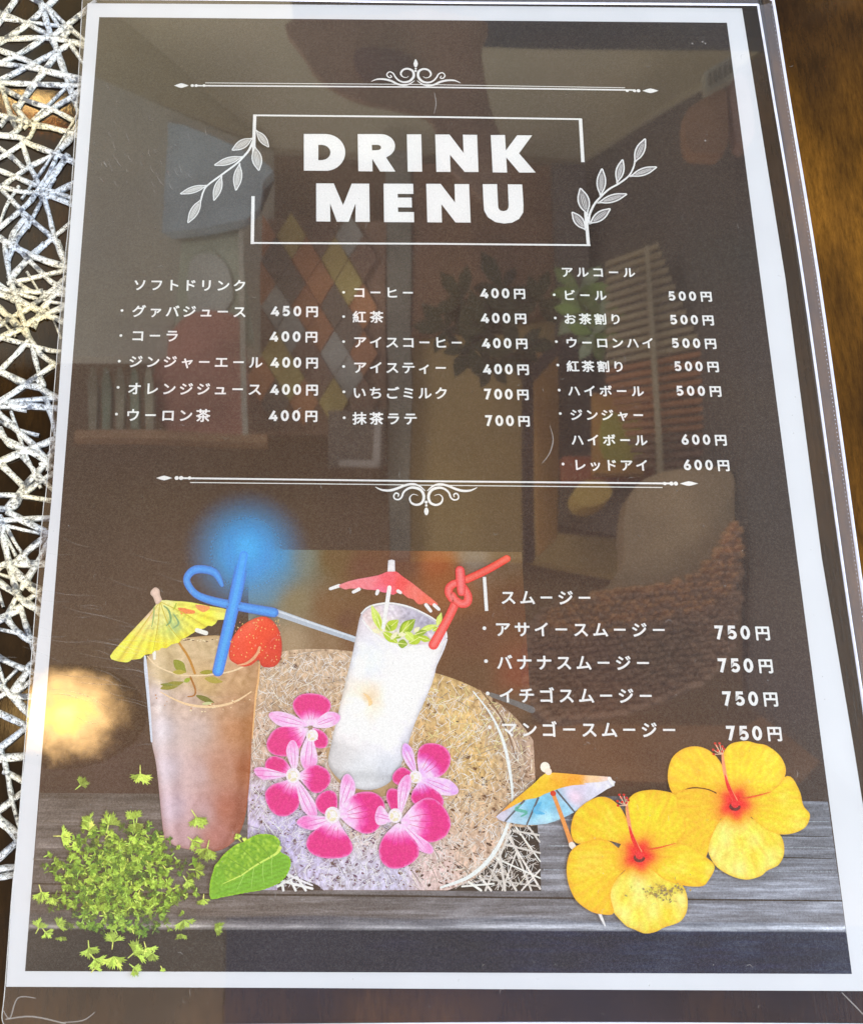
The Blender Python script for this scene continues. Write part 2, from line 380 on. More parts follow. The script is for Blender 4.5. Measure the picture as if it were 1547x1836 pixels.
base = idw([(250, 100, (58, 54, 48)), (700, 100, (50, 42, 38)), (1250, 100, (54, 48, 42)), (250, 500, (60, 52, 44)), (700, 500, (58, 48, 40)),
            (1300, 500, (52, 47, 44)), (200, 900, (58, 50, 44)), (760, 900, (62, 52, 42)), (1350, 900, (52, 46, 44)), (200, 1150, (60, 50, 42)),
            (1200, 1150, (56, 48, 44)), (1400, 1250, (62, 50, 44)), (1100, 1350, (84, 60, 46)), (200, 1380, (70, 55, 55)), (1300, 1390, (70, 55, 48)), (1450, 1400, (66, 58, 56))], 2)
SQ = lambda l: [(x, y) for x, y in l]
patch('printed_backdrop', [(178, 30), (1303, 40), (1527, 1747), (45, 1742)], lambda Q, D: base(Q) + 3*vnoise(Q, 90, 4)[:, None], 2e-5, menu, 2.5, INK, 0, veil=0.024)
def plank_col(Q, D):
    x, y = Q[:, 0], Q[:, 1]; seam = 1603 + (x-100)*0.0085; edge = 1660 + (x-100)*0.004
    C = np.tile(np.array([92., 86, 84]), (len(Q), 1)); r = np.clip((x-300)/900, 0, 1)[:, None]
    C += 8+r*np.array([20, 30, 42])
    t = np.clip((y-1420)/60, 0, 1)[:, None]; C = C*(0.86+0.2*t)
    lo = (y > seam)[:, None]; C = np.where(lo, C*0.98, C)
    lip = np.exp(-((y-edge)/5.0)**2)[:, None]; C = C + lip*60
    dk = (y > edge+5)[:, None]; dark = np.array([40., 37, 38]) + r*np.array([14, 20, 30]); C = np.where(dk, dark, C)
    C = C*(1 + 0.10*vnoise(np.c_[x/14, y/2.0], 3, 9))[:, None]
    return C + 5*vnoise(Q, 60, 2)[:, None]
pl = patch('printed_planks', [(71.5, 1422), (600, 1426), (1100, 1428), (1484, 1438), (1527, 1747), (45, 1742)], plank_col, 4e-5, menu, 1.0, PLANKS, 0)
f = Flat(); f.line([(58, 1602), (600, 1606), (1000, 1611), (1509, 1616)], [0.35, 0.5, 0.45, 0.35], 5e-5, (26, 22, 22), 4)
for yy, a, b_, c, wd in ((1470, 970, 1486, (150, 158, 168), .3), (1517, 980, 1492, (148, 154, 162), .28), (1560, 975, 1498, (140, 146, 156), .35), (1497, 1290, 1490, (30, 28, 30), .25), (1536, 1300, 1494, (34, 33, 36), .25), (1541, 60, 230, (125, 118, 112), .3), (1472, 75, 140, (120, 112, 106), .25), (1585, 60, 300, (60, 54, 52), .3)):
    f.line([(a, yy), ((a+b_)/2, yy+2), (b_, yy+4)], [wd, wd*1.3, wd*.6], 5e-5, c, 4)
f.build('printed_plank_seams', menu, mat_print('printed_ink_seams', 0.3))

# ------------------------------------------------------------------ lettering
GL = {}
def glyph(ch):
    if ch not in GL:
        c = bpy.data.curves.new('glyph', 'FONT'); c.body = ch; c.size = 1; c.resolution_u = 4
        o = bpy.data.objects.new('glyph', c); COL.objects.link(o)
        me = bpy.data.meshes.new_from_object(o.evaluated_get(bpy.context.evaluated_depsgraph_get()))
        V = np.array([v.co[:2] for v in me.vertices]); F = [tuple(p.vertices) for p in me.polygons]
        COL.objects.unlink(o); bpy.data.objects.remove(o); bpy.data.meshes.remove(me); GL[ch] = (V, F)
    return GL[ch]
KANA_OFF = None
TZ = 2.4e-4
def put_glyph(fl, ch, cx, cy, em, bold):
    V, F = glyph(ch)
    c0 = np.array([0.5, 0.38])                      # centre of the em square of the fallback face
    for k in range(9):
        dx, dy = (0, 0) if k == 8 else (bold*math.cos(k*math.pi/4), bold*math.sin(k*math.pi/4))
        P = (V - c0)*em + np.array([cx+dx, cy+dy]); fl.add(np.c_[P/1000, np.full(len(P), SH+TZ)], F, WHITE)
def jp(name, s, x0, x1, yc, em, bold=0.10, parent=None):
    a = mm([(x0, yc)])[0]; b = mm([(x1, yc)])[0]; n = len(s); fl = Flat()
    fl.fine = True; l = a[0]+em*0.44; r = b[0]-em*0.44
    for i, ch in enumerate(s):
        cx = l + (r-l)*i/max(n-1, 1)
        if ch == 'ー': 
            yy = a[1]; d = em*0.36
            V = np.array([[cx-d, yy-.27], [cx+d, yy-.27], [cx+d, yy+.27], [cx-d, yy+.27]])
            fl.add(np.c_[V/1000, np.full(4, SH+TZ)], [(0, 1, 2, 3)], WHITE)
        else: put_glyph(fl, ch, cx, a[1], em, bold)
    return fl.build(name, parent or menu)
def arc(cx, cy, rx, ry, a0, a1, n=10): return [(cx+rx*math.cos(math.radians(a0+(a1-a0)*i/n)), cy+ry*math.sin(math.radians(a0+(a1-a0)*i/n))) for i in range(n+1)]
DG = {'4': [[(.50, .93), (.11, .27), (.80, .27)], [(.57, 0.0), (.57, .56)]],
      '0': ['o', arc(.4, .5, .27, .40, 90, 450, 24)],
      '5': [[(.68, .90), (.22, .90), (.17, .52)] + arc(.36, .34, .28, .24, 128, -150, 14)],
      '7': [[(.06, .90), (.62, .90), (.28, 0.0)]],
      '6': ['o', arc(.4, .31, .26, .22, 90, 450, 20), [(.58, .98), (.36, .72), (.17, .42), (.14, .30)]]}
def stroke_mm(fl, pts, wd, closed=False, z=TZ):
    P = np.array(pts, float)
    if closed: P = P[:-1]
    k = len(P); prv = np.roll(P, 1, 0); nxt = np.roll(P, -1, 0)
    if not closed: prv[0] = P[0]-(P[1]-P[0]); nxt[-1] = P[-1]+(P[-1]-P[-2])
    d1 = P-prv; d2 = nxt-P; d1 /= np.linalg.norm(d1, axis=1)[:, None]; d2 /= np.linalg.norm(d2, axis=1)[:, None]
    t = d1+d2; t /= np.linalg.norm(t, axis=1)[:, None]; Nn = np.c_[-t[:, 1], t[:, 0]]
    cs = np.clip(np.abs((Nn*np.c_[-d1[:, 1], d1[:, 0]]).sum(1)), 0.45, 1)
    L = P+Nn*(wd/2/cs)[:, None]; R = P-Nn*(wd/2/cs)[:, None]
    F = [(i, k+i, k+(i+1) % k, (i+1) % k) for i in (range(k) if closed else range(k-1))]
    fl.add(np.c_[np.r_[L, R]/1000, np.full(2*k, SH+z)], F, WHITE)
def price(s, x0, x1, yc, h):
    a = mm([(x0, yc)])[0]; b = mm([(x1, yc)])[0]; W_ = b[0]-a[0]; fl = Flat(); fl.fine = True
    for ch, fr in zip(s, (.10, .33, .56)):
        items = DG[ch]; closed = False
        for it in items:
            if it == 'o': closed = True; continue
            P = [(a[0]+W_*fr+(x-.4)*h*0.86, a[1]-h/2+y*h) for x, y in it]
            stroke_mm(fl, P, h*0.215, closed); closed = False
    put_glyph(fl, '円', a[0]+W_*.865, a[1]-h*0.02, W_*.275, 0.13)
    fl.build('price_text', menu)
def bullet(fl, x, y, r=0.42):
    g_ = Flat(); g_.dot((x, y), r, r, TZ); g_.build('bullet', menu)

bl = Flat()
jp('section_heading', 'ソフトドリンク', 240, 441, 511, 4.15)
for s, x0, x1, y, b, p, pa, pb, py in (('グァバジュース', 238, 441, 558, (219, 557), '450', 485, 571, 558), ('コーラ', 236, 320, 602, (217, 602), '400', 483, 570, 603.5),
        ('ジンジャーエール', 232, 470, 648.5, (214, 648), '400', 484.5, 571, 650), ('オレンジジュース', 230, 468.5, 697, (212, 695), '400', 484, 571, 698.5),
        ('ウーロン茶', 227, 376, 744.5, (209, 743), '400', 481.5, 570, 745.5)):
    jp('drink_name', s, x0, x1, y, 4.15); price(p, pa, pb, py, 3.35); bullet(bl, *b)
for s, x0, x1, y, b, p, pa, pb, py in (('コーヒー', 633, 742, 524.5, (616, 524.5), '400', 860, 942, 526), ('紅茶', 633, 686, 568.5, (616, 568), '400', 861, 944, 570.5),
        ('アイスコーヒー', 634, 829.5, 613.5, (616, 613), '400', 863, 946, 615.5), ('アイスティー', 634, 801, 659, (616, 657.5), '400', 865, 948.5, 662),
        ('いちごミルク', 633, 802, 704.5, (616.5, 703), '700', 865.5, 948, 707), ('抹茶ラテ', 633, 747, 750.5, (617, 749.5), '700', 867.5, 950, 754.5)):
    jp('drink_name', s, x0, x1, y, 4.05); price(p, pa, pb, py, 3.3); bullet(bl, *b)
jp('section_heading', 'アルコール', 1006, 1137, 488, 3.75)
for s, x0, x1, y, b, p, pa, pb, py in (('ビール', 1010, 1086, 529.5, (993, 529), '500', 1196, 1276, 531), ('お茶割り', 1011, 1113, 572, (995, 570.5), '500', 1199, 1279.5, 573.5),
        ('ウーロンハイ', 1014, 1171, 614.5, (997, 613), '500', 1202, 1284, 615.5), ('紅茶割り', 1016, 1118.5, 657, (999.5, 655), '500', 1206.5, 1288.5, 657),
        ('ハイボール', 1018, 1152.5, 701, (1002, 700), '500', 1210, 1293, 701), ('ジンジャー', 1022, 1154, 744, (1004, 742), None, 0, 0, 0),
        ('ハイボール', 1024, 1159, 789, None, '600', 1219, 1302.5, 788.5), ('レッドアイ', 1028, 1161, 834, (1009, 832.5), '600', 1223, 1307.5, 834)):
    jp('drink_name', s, x0, x1, y, 3.75)
    if p: price(p, pa, pb, py, 3.1)
    if b: bullet(bl, *b)
jp('section_heading', 'スムージー', 898, 1060, 1071.5, 4.35, 0.11)
for s, x0, x1, y, b, pa, pb, py in (('アサイースムージー', 888, 1193, 1128.5, (868, 1127), 1278, 1380, 1134.5), ('バナナスムージー', 891, 1165, 1188, (871, 1186), 1284, 1385.5, 1193.5),
        ('イチゴスムージー', 895, 1170, 1247, (874, 1244), 1292, 1394.5, 1253), ('マンゴースムージー', 899, 1212, 1308, (877.5, 1304.5), 1299, 1401.5, 1315)):
    jp('drink_name', s, x0, x1, y, 4.35, 0.11); price('750', pa, pb, py, 3.75); bullet(bl, b[0], b[1], .5)
bl.line([(868, 1035), (872, 1096)], 0.9, TZ, n=1, cap=False)
bl.build('upright_rule', menu)

# ------------------------------------------------------------------ title
def curve_shape(name, loops, z, parent):
    c = bpy.data.curves.new(name, 'CURVE'); c.dimensions = '2D'; c.fill_mode = 'BOTH'
    for lp in loops:
        Mq = mm(lp)/1000; s = c.splines.new('POLY'); s.points.add(len(Mq)-1)
        for p, q in zip(s.points, Mq): p.co = (q[0]*100, q[1]*100, 0, 1)
        s.use_cyclic_u = True
    o = bpy.data.objects.new(name, c); COL.objects.link(o)
    me0 = bpy.data.meshes.new_from_object(o.evaluated_get(bpy.context.evaluated_depsgraph_get()))
    V = [(v.co.x/100, v.co.y/100, SH+z) for v in me0.vertices]; F = [tuple(p.vertices) for p in me0.polygons]
    COL.objects.unlink(o); bpy.data.objects.remove(o)
    me = mesh(name, V, F, np.tile(ink(np.array(WHITE, float)), (len(V), 1))); return link(name, me, INK, parent)
A = zoomed((530, 220), 6.446); B = zoomed((730, 220), 6.446)
def qarc(cx, cy, rx, ry, a0, a1, n=12): return arc(cx, cy, rx, ry, a0, a1, n)
curve_shape('title_letter', [A([(95, 132), (330, 132)] + qarc(345, 346, 228, 213, -84, 84, 16) + [(320, 558), (95, 556)]),
                             A([(262, 257)] + qarc(300, 346, 102, 88, -82, 82, 10) + [(262, 436)])], TZ, menu)
curve_shape('title_letter', [A([(716, 133), (960, 133)] + qarc(985, 272, 163, 138, -84, 62, 14) + [(1045, 405), (1152, 567), (976, 566), (885, 420), (889, 565), (724, 563)]),
                             A([(880, 257)] + qarc(945, 288, 42, 30, -80, 80, 8) + [(882, 321)])], TZ, menu)
curve_shape('title_letter', [A([(1284, 136), (1450, 136), (1461, 568), (1294, 567)])], TZ, menu)
curve_shape('title_letter', [B([(322, 138), (487, 138), (650, 352), (642, 140), (806, 142), (822, 572), (662, 571), (492, 372), (500, 571), (336, 570)])], TZ, menu)
curve_shape('title_letter', [B([(963, 144), (1128, 144), (1138, 322), (1268, 147), (1442, 148), (1290, 356), (1482, 578), (1292, 578), (1142, 402), (1152, 578), (986, 576)])], TZ, menu)
curve_shape('title_letter', [A([(237, 703), (440, 704), (548, 955), (648, 706), (850, 707), (856, 1149), (690, 1148), (692, 935), (612, 1148), (476, 1146), (398, 935), (402, 1145), (238, 1143)])], TZ, menu)
curve_shape('title_letter', [A([(1015, 706), (1358, 708), (1360, 826), (1178, 825), (1180, 868), (1340, 868), (1343, 982), (1181, 981), (1183, 1034), (1366, 1035), (1368, 1153), (1021, 1151)])], TZ, menu)
curve_shape('title_letter', [B([(218, 708), (385, 709), (551, 925), (545, 711), (713, 712), (732, 1157), (557, 1155), (394, 944), (400, 1155), (232, 1153)])], TZ, menu)
curve_shape('title_letter', [B([(870, 712), (1036, 712), (1048, 960)] + [(1052, 990), (1075, 1018), (1110, 1025), (1148, 1015), (1168, 985), (1170, 955), (1160, 714), (1326, 716), (1342, 960)]
                               + [(1338, 1040), (1290, 1115), (1210, 1158), (1115, 1168), (1015, 1150), (930, 1095), (888, 1020), (882, 960)])], TZ, menu)

# ------------------------------------------------------------------ frame, rules, scrolls, sprigs
f = Flat()
for a_, wd in (([(454, 207), (780, 210), (1042, 214)], .62), ([(1040, 213), (1044.5, 291)], 1.05), ([(457, 206), (455.5, 245), (454.8, 285)], 1.0),
               ([(453.8, 352), (452.4, 438)], 1.0), ([(450, 436), (780, 437.5), (1058, 440)], .6), ([(1049.5, 381), (1054.5, 441)], 1.0)):
    f.line(a_, wd, TZ, n=1, cap=False)
f.build('title_frame', menu)
def rules(thick, thin, ends, name):
    f = Flat(); f.line(thick, .52, TZ, n=1, cap=False); f.line(thin, .26, TZ, (225, 225, 222), n=1, cap=False)
    for (x, y, x2, dots) in ends:
        f.poly([(x, y), ((x*2+x2)/3, y-3.2), ((x+x2)/2, y-4.2), ((x+2*x2)/3, y-3.2), (x2, y), ((x+2*x2)/3, y+3.2), ((x+x2)/2, y+4.2), ((x*2+x2)/3, y+3.2)], TZ)
        for dx, r in dots: f.dot((dx, y), r, r, TZ)
    f.build(name, menu)
rules([(352, 153.8), (740, 156.2), (1138, 161.8)], [(368, 148.8), (740, 151.5), (1120, 157.6)], [(312, 153.7, 338.5, [(345, .55), (352, .55), (366, .5)]), (1151, 163, 1180, [(1144, .6), (1137, .55), (1124, .5)])], 'ornamental_rule')
rules([(324, 857.8), (765, 863.3), (1206, 867.4)], [(341, 865.6), (660, 869), (765, 870.5), (870, 871.5), (1187, 874.6)], [(280, 857.6, 308.8, [(317, .6), (325, .6), (340, .5)]), (1218, 867.6, 1251, [(1211, .6), (1203, .6), (1191, .5)])], 'ornamental_rule')
def scroll(wave, curl, cx, slope, o, s, dots, tip, name):
    f = Flat()
    for mir in (0, 1):
        def T(P): return [(o[0]+((2*cx-x) if mir else x)/s, o[1]+(y+((cx*2-2*x)*slope if mir else 0))/s) for x, y in P]
        f.line(T(wave), [.15, .6, .75, .7, .65, .5, .2], TZ, n=5); f.line(T(curl), [.25, .45, .4, .42, .5, .62, .82, .78, .7, .6, .3, .12], TZ, n=6)
    for x, y, r in dots: f.dot((o[0]+x/s, o[1]+y/s), r, r, TZ)
    f.poly([(o[0]+x/s, o[1]+y/s) for x, y in smooth_loop(tip, 4)], TZ); f.build(name, menu)
scroll([(120, 435), (200, 405), (300, 405), (400, 430), (480, 470), (570, 488), (650, 470), (720, 425)],
       [(385, 348), (400, 372), (370, 382), (338, 352), (345, 320), (380, 302), (425, 325), (452, 370), (500, 420), (570, 445), (650, 430), (705, 370), (700, 300), (650, 264), (590, 262), (545, 290), (530, 335), (560, 372), (610, 380), (635, 362)],
       738, 0.017, (650, 90), 7.735, [(735, 290, .4), (736, 258, .33)], [(735, 125), (760, 170), (765, 195), (748, 235), (722, 235), (705, 195), (712, 165)], 'scroll_ornament')
scroll([(95, 175), (180, 213), (280, 220), (380, 195), (480, 155), (590, 135), (680, 165), (750, 225)],
       [(395, 300), (400, 270), (365, 255), (338, 290), (350, 330), (400, 340), (440, 310), (470, 240), (540, 190), (620, 185), (700, 220), (735, 300), (710, 380), (640, 410), (572, 385), (548, 320), (590, 272), (655, 285)],
       765, 0.006, (660, 850), 7.367, [(765, 375, .45), (766, 418, .36)], [(752, 452), (780, 452), (797, 495), (785, 535), (768, 548), (750, 535), (737, 495)], 'scroll_ornament')
def sprig(stem, leaves, o, s, name, lw, fillc):
    Z = zoomed(o, s); f = Flat(); f.line(Z(stem), [.75, .7, .6, .6, .5, .5], TZ, n=5)
    for b, t, wz in leaves:
        b = np.array(b, float); t = np.array(t, float); d = t-b; L = np.linalg.norm(d); d /= L; nn = np.array([-d[1], d[0]])
        prof = [(0, 0), (.12, .10), (.3, .38), (.5, .5), (.7, .43), (.88, .2), (1, 0)]
        up = [b+d*L*p+nn*wz*q for p, q in prof]; dn = [b+d*L*p-nn*wz*q for p, q in prof]
        loop = up + dn[-2:0:-1]; sl = smooth_loop(loop, 3)
        f.poly(Z(sl), TZ, fillc); f.line(Z(loop), lw, TZ+4e-6, (246, 244, 240), n=3, closed=True)
        for q in (-.16, 0.02, .17):
            f.line(Z([b+d*L*.22+nn*wz*q*.5, b+d*L*.5+nn*wz*q, b+d*L*.8+nn*wz*q*.6]), [.1, .16, .08], TZ+6e-6, (225, 223, 222) if q else (120, 118, 118), n=3)
    f.build(name, menu)
sprig([(1200, 230), (1140, 370), (1060, 470), (960, 570), (760, 720), (560, 870), (500, 960), (470, 1060)],
      [((1190, 212), (900, 382), 115), ((1232, 105), (1405, 340), 95), ((1212, 325), (1270, 665), 130), ((1055, 470), (655, 592), 95), ((1005, 560), (952, 942), 110), ((758, 735), (648, 1082), 100), ((565, 868), (182, 990), 85), ((477, 1055), (288, 1392), 108)],
      (300, 220), 7.735, 'leafy_sprig', .3, (166, 164, 160))
sprig([(385, 1450), (400, 1330), (470, 1180), (560, 1070), (700, 940), (850, 855), (1000, 740), (1070, 620), (1095, 530)],
      [((365, 1340), (258, 930), 165), ((345, 1575), (132, 1298), 130), ((392, 1478), (715, 1245), 130), ((520, 1155), (970, 1018), 110), ((568, 1060), (590, 628), 130), ((820, 855), (908, 488), 115), ((1015, 748), (1430, 602), 105), ((1088, 540), (1255, 168), 130)],
      (1010, 230), 8.594, 'leafy_sprig', .42, (132, 130, 132))
# ------------------------------------------------------------------ printed photograph of the iced drink
RS = np.random.RandomState(7)
def zz(u): return u*1e-6
photo = patch('printed_photo', [(446, 985), (935, 990), (970, 1598), (443, 1597)], idw([
    (455, 990, (60, 150, 205)), (500, 1000, (72, 140, 170)), (470, 1060, (95, 130, 140)), (540, 1000, (108, 118, 108)), (600, 1000, (98, 78, 48)), (650, 1020, (96, 64, 38)),
    (720, 1010, (92, 62, 42)), (785, 1010, (150, 84, 50)), (800, 1050, (140, 86, 54)), (850, 1000, (122, 112, 102)), (905, 1000, (104, 86, 70)), (920, 1080, (92, 64, 48)),
    (530, 1080, (125, 115, 90)), (590, 1090, (112, 84, 60)), (620, 1115, (96, 66, 44)), (520, 1150, (158, 138, 112)), (590, 1150, (132, 108, 84)), (640, 1140, (108, 78, 58)),
    (850, 1140, (94, 64, 46)), (930, 1210, (118, 68, 42)), (850, 1210, (92, 68, 52)), (930, 1270, (98, 76, 62)), (955, 1300, (80, 64, 54)), (460, 1180, (150, 130, 110)), (700, 1150, (100, 70, 50))], 3), zz(60), menu, 1.4, INK, 0)
f = Flat(); f.line([(494, 1098), (560, 1121), (640, 1148)], [1.9, 1.7, 1.6], zz(66), (172, 184, 198), 3); f.line([(494, 1095), (560, 1118), (640, 1145)], [.5, .5, .4], zz(70), (205, 214, 224), 3); f.build('printed_tray_edge', photo); f = Flat()
f.line([(880, 1246), (915, 1258), (953, 1273)], [1.2, 1.4, 1.8], zz(66), (104, 106, 108), 3); f.build('printed_tray_edge', photo)
plate_top = smooth_loop([(446, 1200), (470, 1182), (510, 1168), (560, 1164), (640, 1170), (770, 1204), (830, 1224), (880, 1250), (925, 1288), (956, 1328)], 5, False).tolist()
plate = patch('printed_woven_plate', plate_top + [(969.5, 1597), (443.5, 1596.5)], idw([
    (470, 1190, (205, 182, 150)), (560, 1180, (202, 180, 152)), (520, 1250, (196, 170, 138)), (470, 1330, (205, 180, 158)), (600, 1300, (205, 178, 140)), (800, 1240, (205, 176, 118)), (830, 1290, (226, 196, 132)),
    (850, 1370, (218, 186, 120)), (780, 1330, (205, 172, 118)), (900, 1280, (176, 150, 122)), (940, 1340, (186, 164, 146)), (950, 1420, (180, 156, 134)), (870, 1450, (214, 184, 146)), (850, 1530, (216, 190, 168)), (780, 1560, (222, 200, 196)),
    (700, 1570, (200, 200, 232)), (620, 1560, (206, 206, 226)), (560, 1540, (198, 194, 232)), (500, 1500, (190, 184, 232)), (470, 1450, (208, 198, 226)), (460, 1550, (196, 188, 226)), (640, 1480, (214, 200, 186)), (900, 1560, (190, 170, 150))], 3),
    zz(80), menu, 1.4, STRAW, 0, veil=0.0)
f = Flat(); f.step = 4e-9; PP = np.array(plate_top + [(969.5, 1597), (443.5, 1596.5)])
def plate_pt():
    while True:
        x, y = RS.uniform(448, 962), RS.uniform(1170, 1591)
        if inside(np.array([[x, y]]), PP)[0]: return x, y
for q in range(1500):
    x, y = plate_pt(); s_ = .45 + .6*np.clip((y-1250)/250, 0, 1); c = np.array([104., 74, 58]) if RS.rand() < .6 else np.array([70., 48, 42])
    if y > 1480 and x < 700: c = c*.5 + np.array([70., 56, 84])
    big_ = 1.5 if RS.rand() < .12 else .75; f.dot((x, y), RS.uniform(.25, .6)*s_*big_, RS.uniform(.15, .34)*s_*big_, zz(84), tuple(c), k=5, rot=RS.uniform(-.9, -.2) if x > 760 else RS.uniform(-.6, .6))
for q in range(4200):
    x, y = plate_pt(); L = RS.uniform(6, 20); a = RS.choice([-.7, .5, 1.2, 2.2]) + RS.normal(0, .35); u = RS.rand()
    c = np.array([236., 216, 186]) if x > 700 and y < 1450 else np.array([232., 220, 212])
    if x > 760 and y < 1340: c = np.array([250., 226, 164])
    if x < 720 and y > 1460: c = np.array([226., 220, 248])
    if u < .3: c = c*.8
    if u > .6: c = np.array([252., 248, 244])
    if not inside(np.array([[x+L*math.cos(a), y+L*math.sin(a)]]), PP)[0]: continue
    f.line([(x, y), (x+L*math.cos(a), y+L*math.sin(a))], [.12, RS.uniform(.22, .5), .12], zz(86), tuple(c), n=1, cap=False)
for q in range(420):
    x, y = plate_pt(); L = RS.uniform(18, 46); a = RS.choice([-.5, .35, 1.0, 1.9, 2.6]) + RS.normal(0, .2); x2, y2 = x+L*math.cos(a), y+L*math.sin(a)
    if not inside(np.array([[x2, y2]]), PP)[0]: continue
    c = np.array([222., 206, 190]) if (x > 720 or y < 1420) else np.array([224., 220, 244]); c = c*RS.choice([.62, .85, 1.0, 1.08])
    f.line([(x, y), ((x+x2)/2+RS.uniform(-2, 2), (y+y2)/2+RS.uniform(-2, 2)), (x2, y2)], [.08, RS.uniform(.12, .24), .08], zz(87), tuple(c), n=2, cap=False)
f.build('weave_fibres', plate, kind='stuff')
# the open weave of the mat below the plate
dk1 = [(917, 1482), (935, 1484), (963, 1480), (967, 1520), (970, 1598), (800, 1598), (846, 1580), (885, 1545), (905, 1512)]
f = Flat(); f.poly(dk1, zz(90), (44, 34, 34))
for a_, b_ in (((905, 1490), (968, 1594)), ((925, 1484), (968, 1545)), ((885, 1530), (925, 1597)), ((915, 1500), (952, 1597)), ((948, 1484), (967, 1510)), ((860, 1572), (880, 1597)), ((870, 1597), (915, 1490)), ((900, 1597), (925, 1530)),
               ((890, 1540), (968, 1575)), ((860, 1575), (967, 1590)), ((905, 1515), (968, 1530)), ((920, 1490), (966, 1498)), ((840, 1582), (862, 1597)), ((880, 1560), (905, 1597)), ((935, 1597), (968, 1560)), ((828, 1590), (885, 1585)), ((895, 1525), (905, 1597))):
    f.line([a_, b_], float(RS.uniform(.35, .62)), zz(96), tuple(RS.choice([212, 226, 196, 236])+np.array([0, -6, -12])), n=1)
f.build('printed_open_weave', menu); f = Flat(); f.poly([(497, 1597), (500, 1560), (530, 1572), (570, 1588), (580, 1597)], zz(90), (60, 50, 56))
for a_, b_ in (((503, 1564), (508, 1597)), ((515, 1566), (530, 1597)), ((505, 1580), (560, 1594)), ((530, 1570), (548, 1597)), ((498, 1590), (530, 1572))): f.line([a_, b_], .6, zz(96), (236, 232, 242), n=1)
f.build('printed_open_weave', menu)
f = Flat()
f.line([(848, 1240), (880, 1282), (902, 1330), (914, 1385), (918, 1435), (908, 1485), (882, 1535), (842, 1572), (790, 1592)], [.3, .5, .8, .8, .5, .8, 1.0, .9, .5], zz(110), (224, 230, 240), n=5); f.build('printed_glass_rim', menu); f = Flat()
f.line([(560, 1588), (520, 1570), (500, 1550)], [.4, .6, .3], zz(110), (226, 224, 238), n=4); f.build('printed_glass_rim', menu); f = Flat()
f.line([(860, 1236), (900, 1290), (925, 1360)], [.25, .4, .2], zz(110), (120, 92, 74), n=5); f.build('printed_glass_rim', menu); f = Flat()
f.line([(875, 1262), (905, 1300), (930, 1350)], [.2, .4, .2], zz(110), (220, 200, 180), n=5); f.build('printed_glass_rim', menu)
# shadow at the foot of the white glass
patch('printed_glass_foot', [(588, 1340), (592, 1380), (612, 1408), (650, 1425), (690, 1428), (715, 1405), (735, 1370), (700, 1390), (640, 1385)], (176, 148, 112), zz(112), menu, smooth=4)

# ------------------------------------------------------------------ white drink
Z3 = zoomed((590, 980), 4.55); Z4 = zoomed((450, 1220), 3.967)
gl_out = Z3([(262, 548), (330, 490), (480, 463), (640, 490), (780, 550), (880, 612), (945, 680), (962, 760), (930, 850), (880, 960)]) + Z4([(1285, 30), (1160, 320), (1105, 500), (1040, 660), (960, 745), (850, 782), (740, 768), (650, 722), (575, 650), (548, 575), (560, 500), (600, 320), (670, 20)]) + Z3([(190, 880), (225, 700)])
wg = patch('printed_white_drink', gl_out, lambda Q, D: (idw([(660, 1100, (214, 208, 216)), (760, 1120, (212, 212, 226)), (660, 1190, (226, 230, 240)), (740, 1200, (240, 238, 244)), (780, 1180, (236, 234, 240)), (650, 1260, (246, 244, 246)), (720, 1250, (248, 246, 250)),
      (760, 1260, (232, 232, 240)), (620, 1300, (240, 236, 238)), (700, 1320, (242, 240, 246)), (600, 1350, (206, 204, 206)), (650, 1390, (216, 218, 222)), (700, 1380, (206, 210, 218)), (730, 1330, (214, 214, 224)), (657, 1254, (226, 204, 172))], 3)(Q)
      + 7*vnoise(Q, 7, 3)[:, None] - 36*np.exp(-D/3.2)[:, None] - (22*np.exp(-((Q[:, 1]-1392-(Q[:, 0]-650)*.05)/9)**2))[:, None]), zz(130), menu, 1.0, INK, 3)
patch('printed_glass_mouth', Z3([(275, 560), (340, 505), (480, 478), (640, 505), (770, 562), (865, 625), (930, 690), (930, 760), (860, 800), (760, 800), (620, 820), (480, 770), (360, 690), (290, 610)]),
      lambda Q, D: idw([(660, 1100, (225, 205, 208)), (700, 1090, (214, 206, 218)), (740, 1105, (176, 172, 190)), (765, 1120, (160, 158, 180)), (785, 1135, (214, 218, 234)), (680, 1130, (232, 212, 200)), (780, 1150, (236, 206, 212)), (720, 1150, (226, 222, 216))], 3)(Q) + 26*vnoise(Q, 4, 5)[:, None], zz(136), wg, .7, INK, 3)
f = Flat(); f.line(Z3([(262, 548), (330, 490), (480, 463), (640, 490), (780, 550), (880, 612), (945, 680), (958, 740)]), [.3, .5, .45, .4, .3, .5], zz(142), (240, 236, 240), n=4)
f.line(Z3([(270, 600), (360, 705), (480, 785), (620, 828), (700, 800)]), [.3, .5, .4, .5, .2], zz(142), (246, 246, 250), n=4)
f.line(Z3([(945, 770), (900, 820), (840, 835)]), [.3, .5, .3], zz(142), (250, 240, 244), n=4)
f.line(Z3([(960, 760), (930, 850), (880, 960), (820, 1092)]) , [.35, .25, .15], zz(142), (222, 222, 232), n=3)
f.line(Z4([(800, 95), (832, 120), (850, 160), (840, 178)]), [.2, .8, 1.1, .4], zz(142), (232, 198, 150), n=4); f.build('rim_highlight', wg)
def leafpoly(fl, b, t, wd, c, z, vein=None, seg=3):
    b = np.array(b, float); t = np.array(t, float); d = t-b; n_ = np.array([-d[1], d[0]])/np.linalg.norm(d)*wd
    lp = [b, b+d*.25+n_*.8, b+d*.55+n_, b+d*.82+n_*.5, t, b+d*.82-n_*.5, b+d*.55-n_, b+d*.25-n_*.8]
    fl.poly(smooth_loop(lp, seg), z, c)
    if vein is not None: fl.line([b, t], [.3, .2, .1], z+zz(6), vein, n=1)
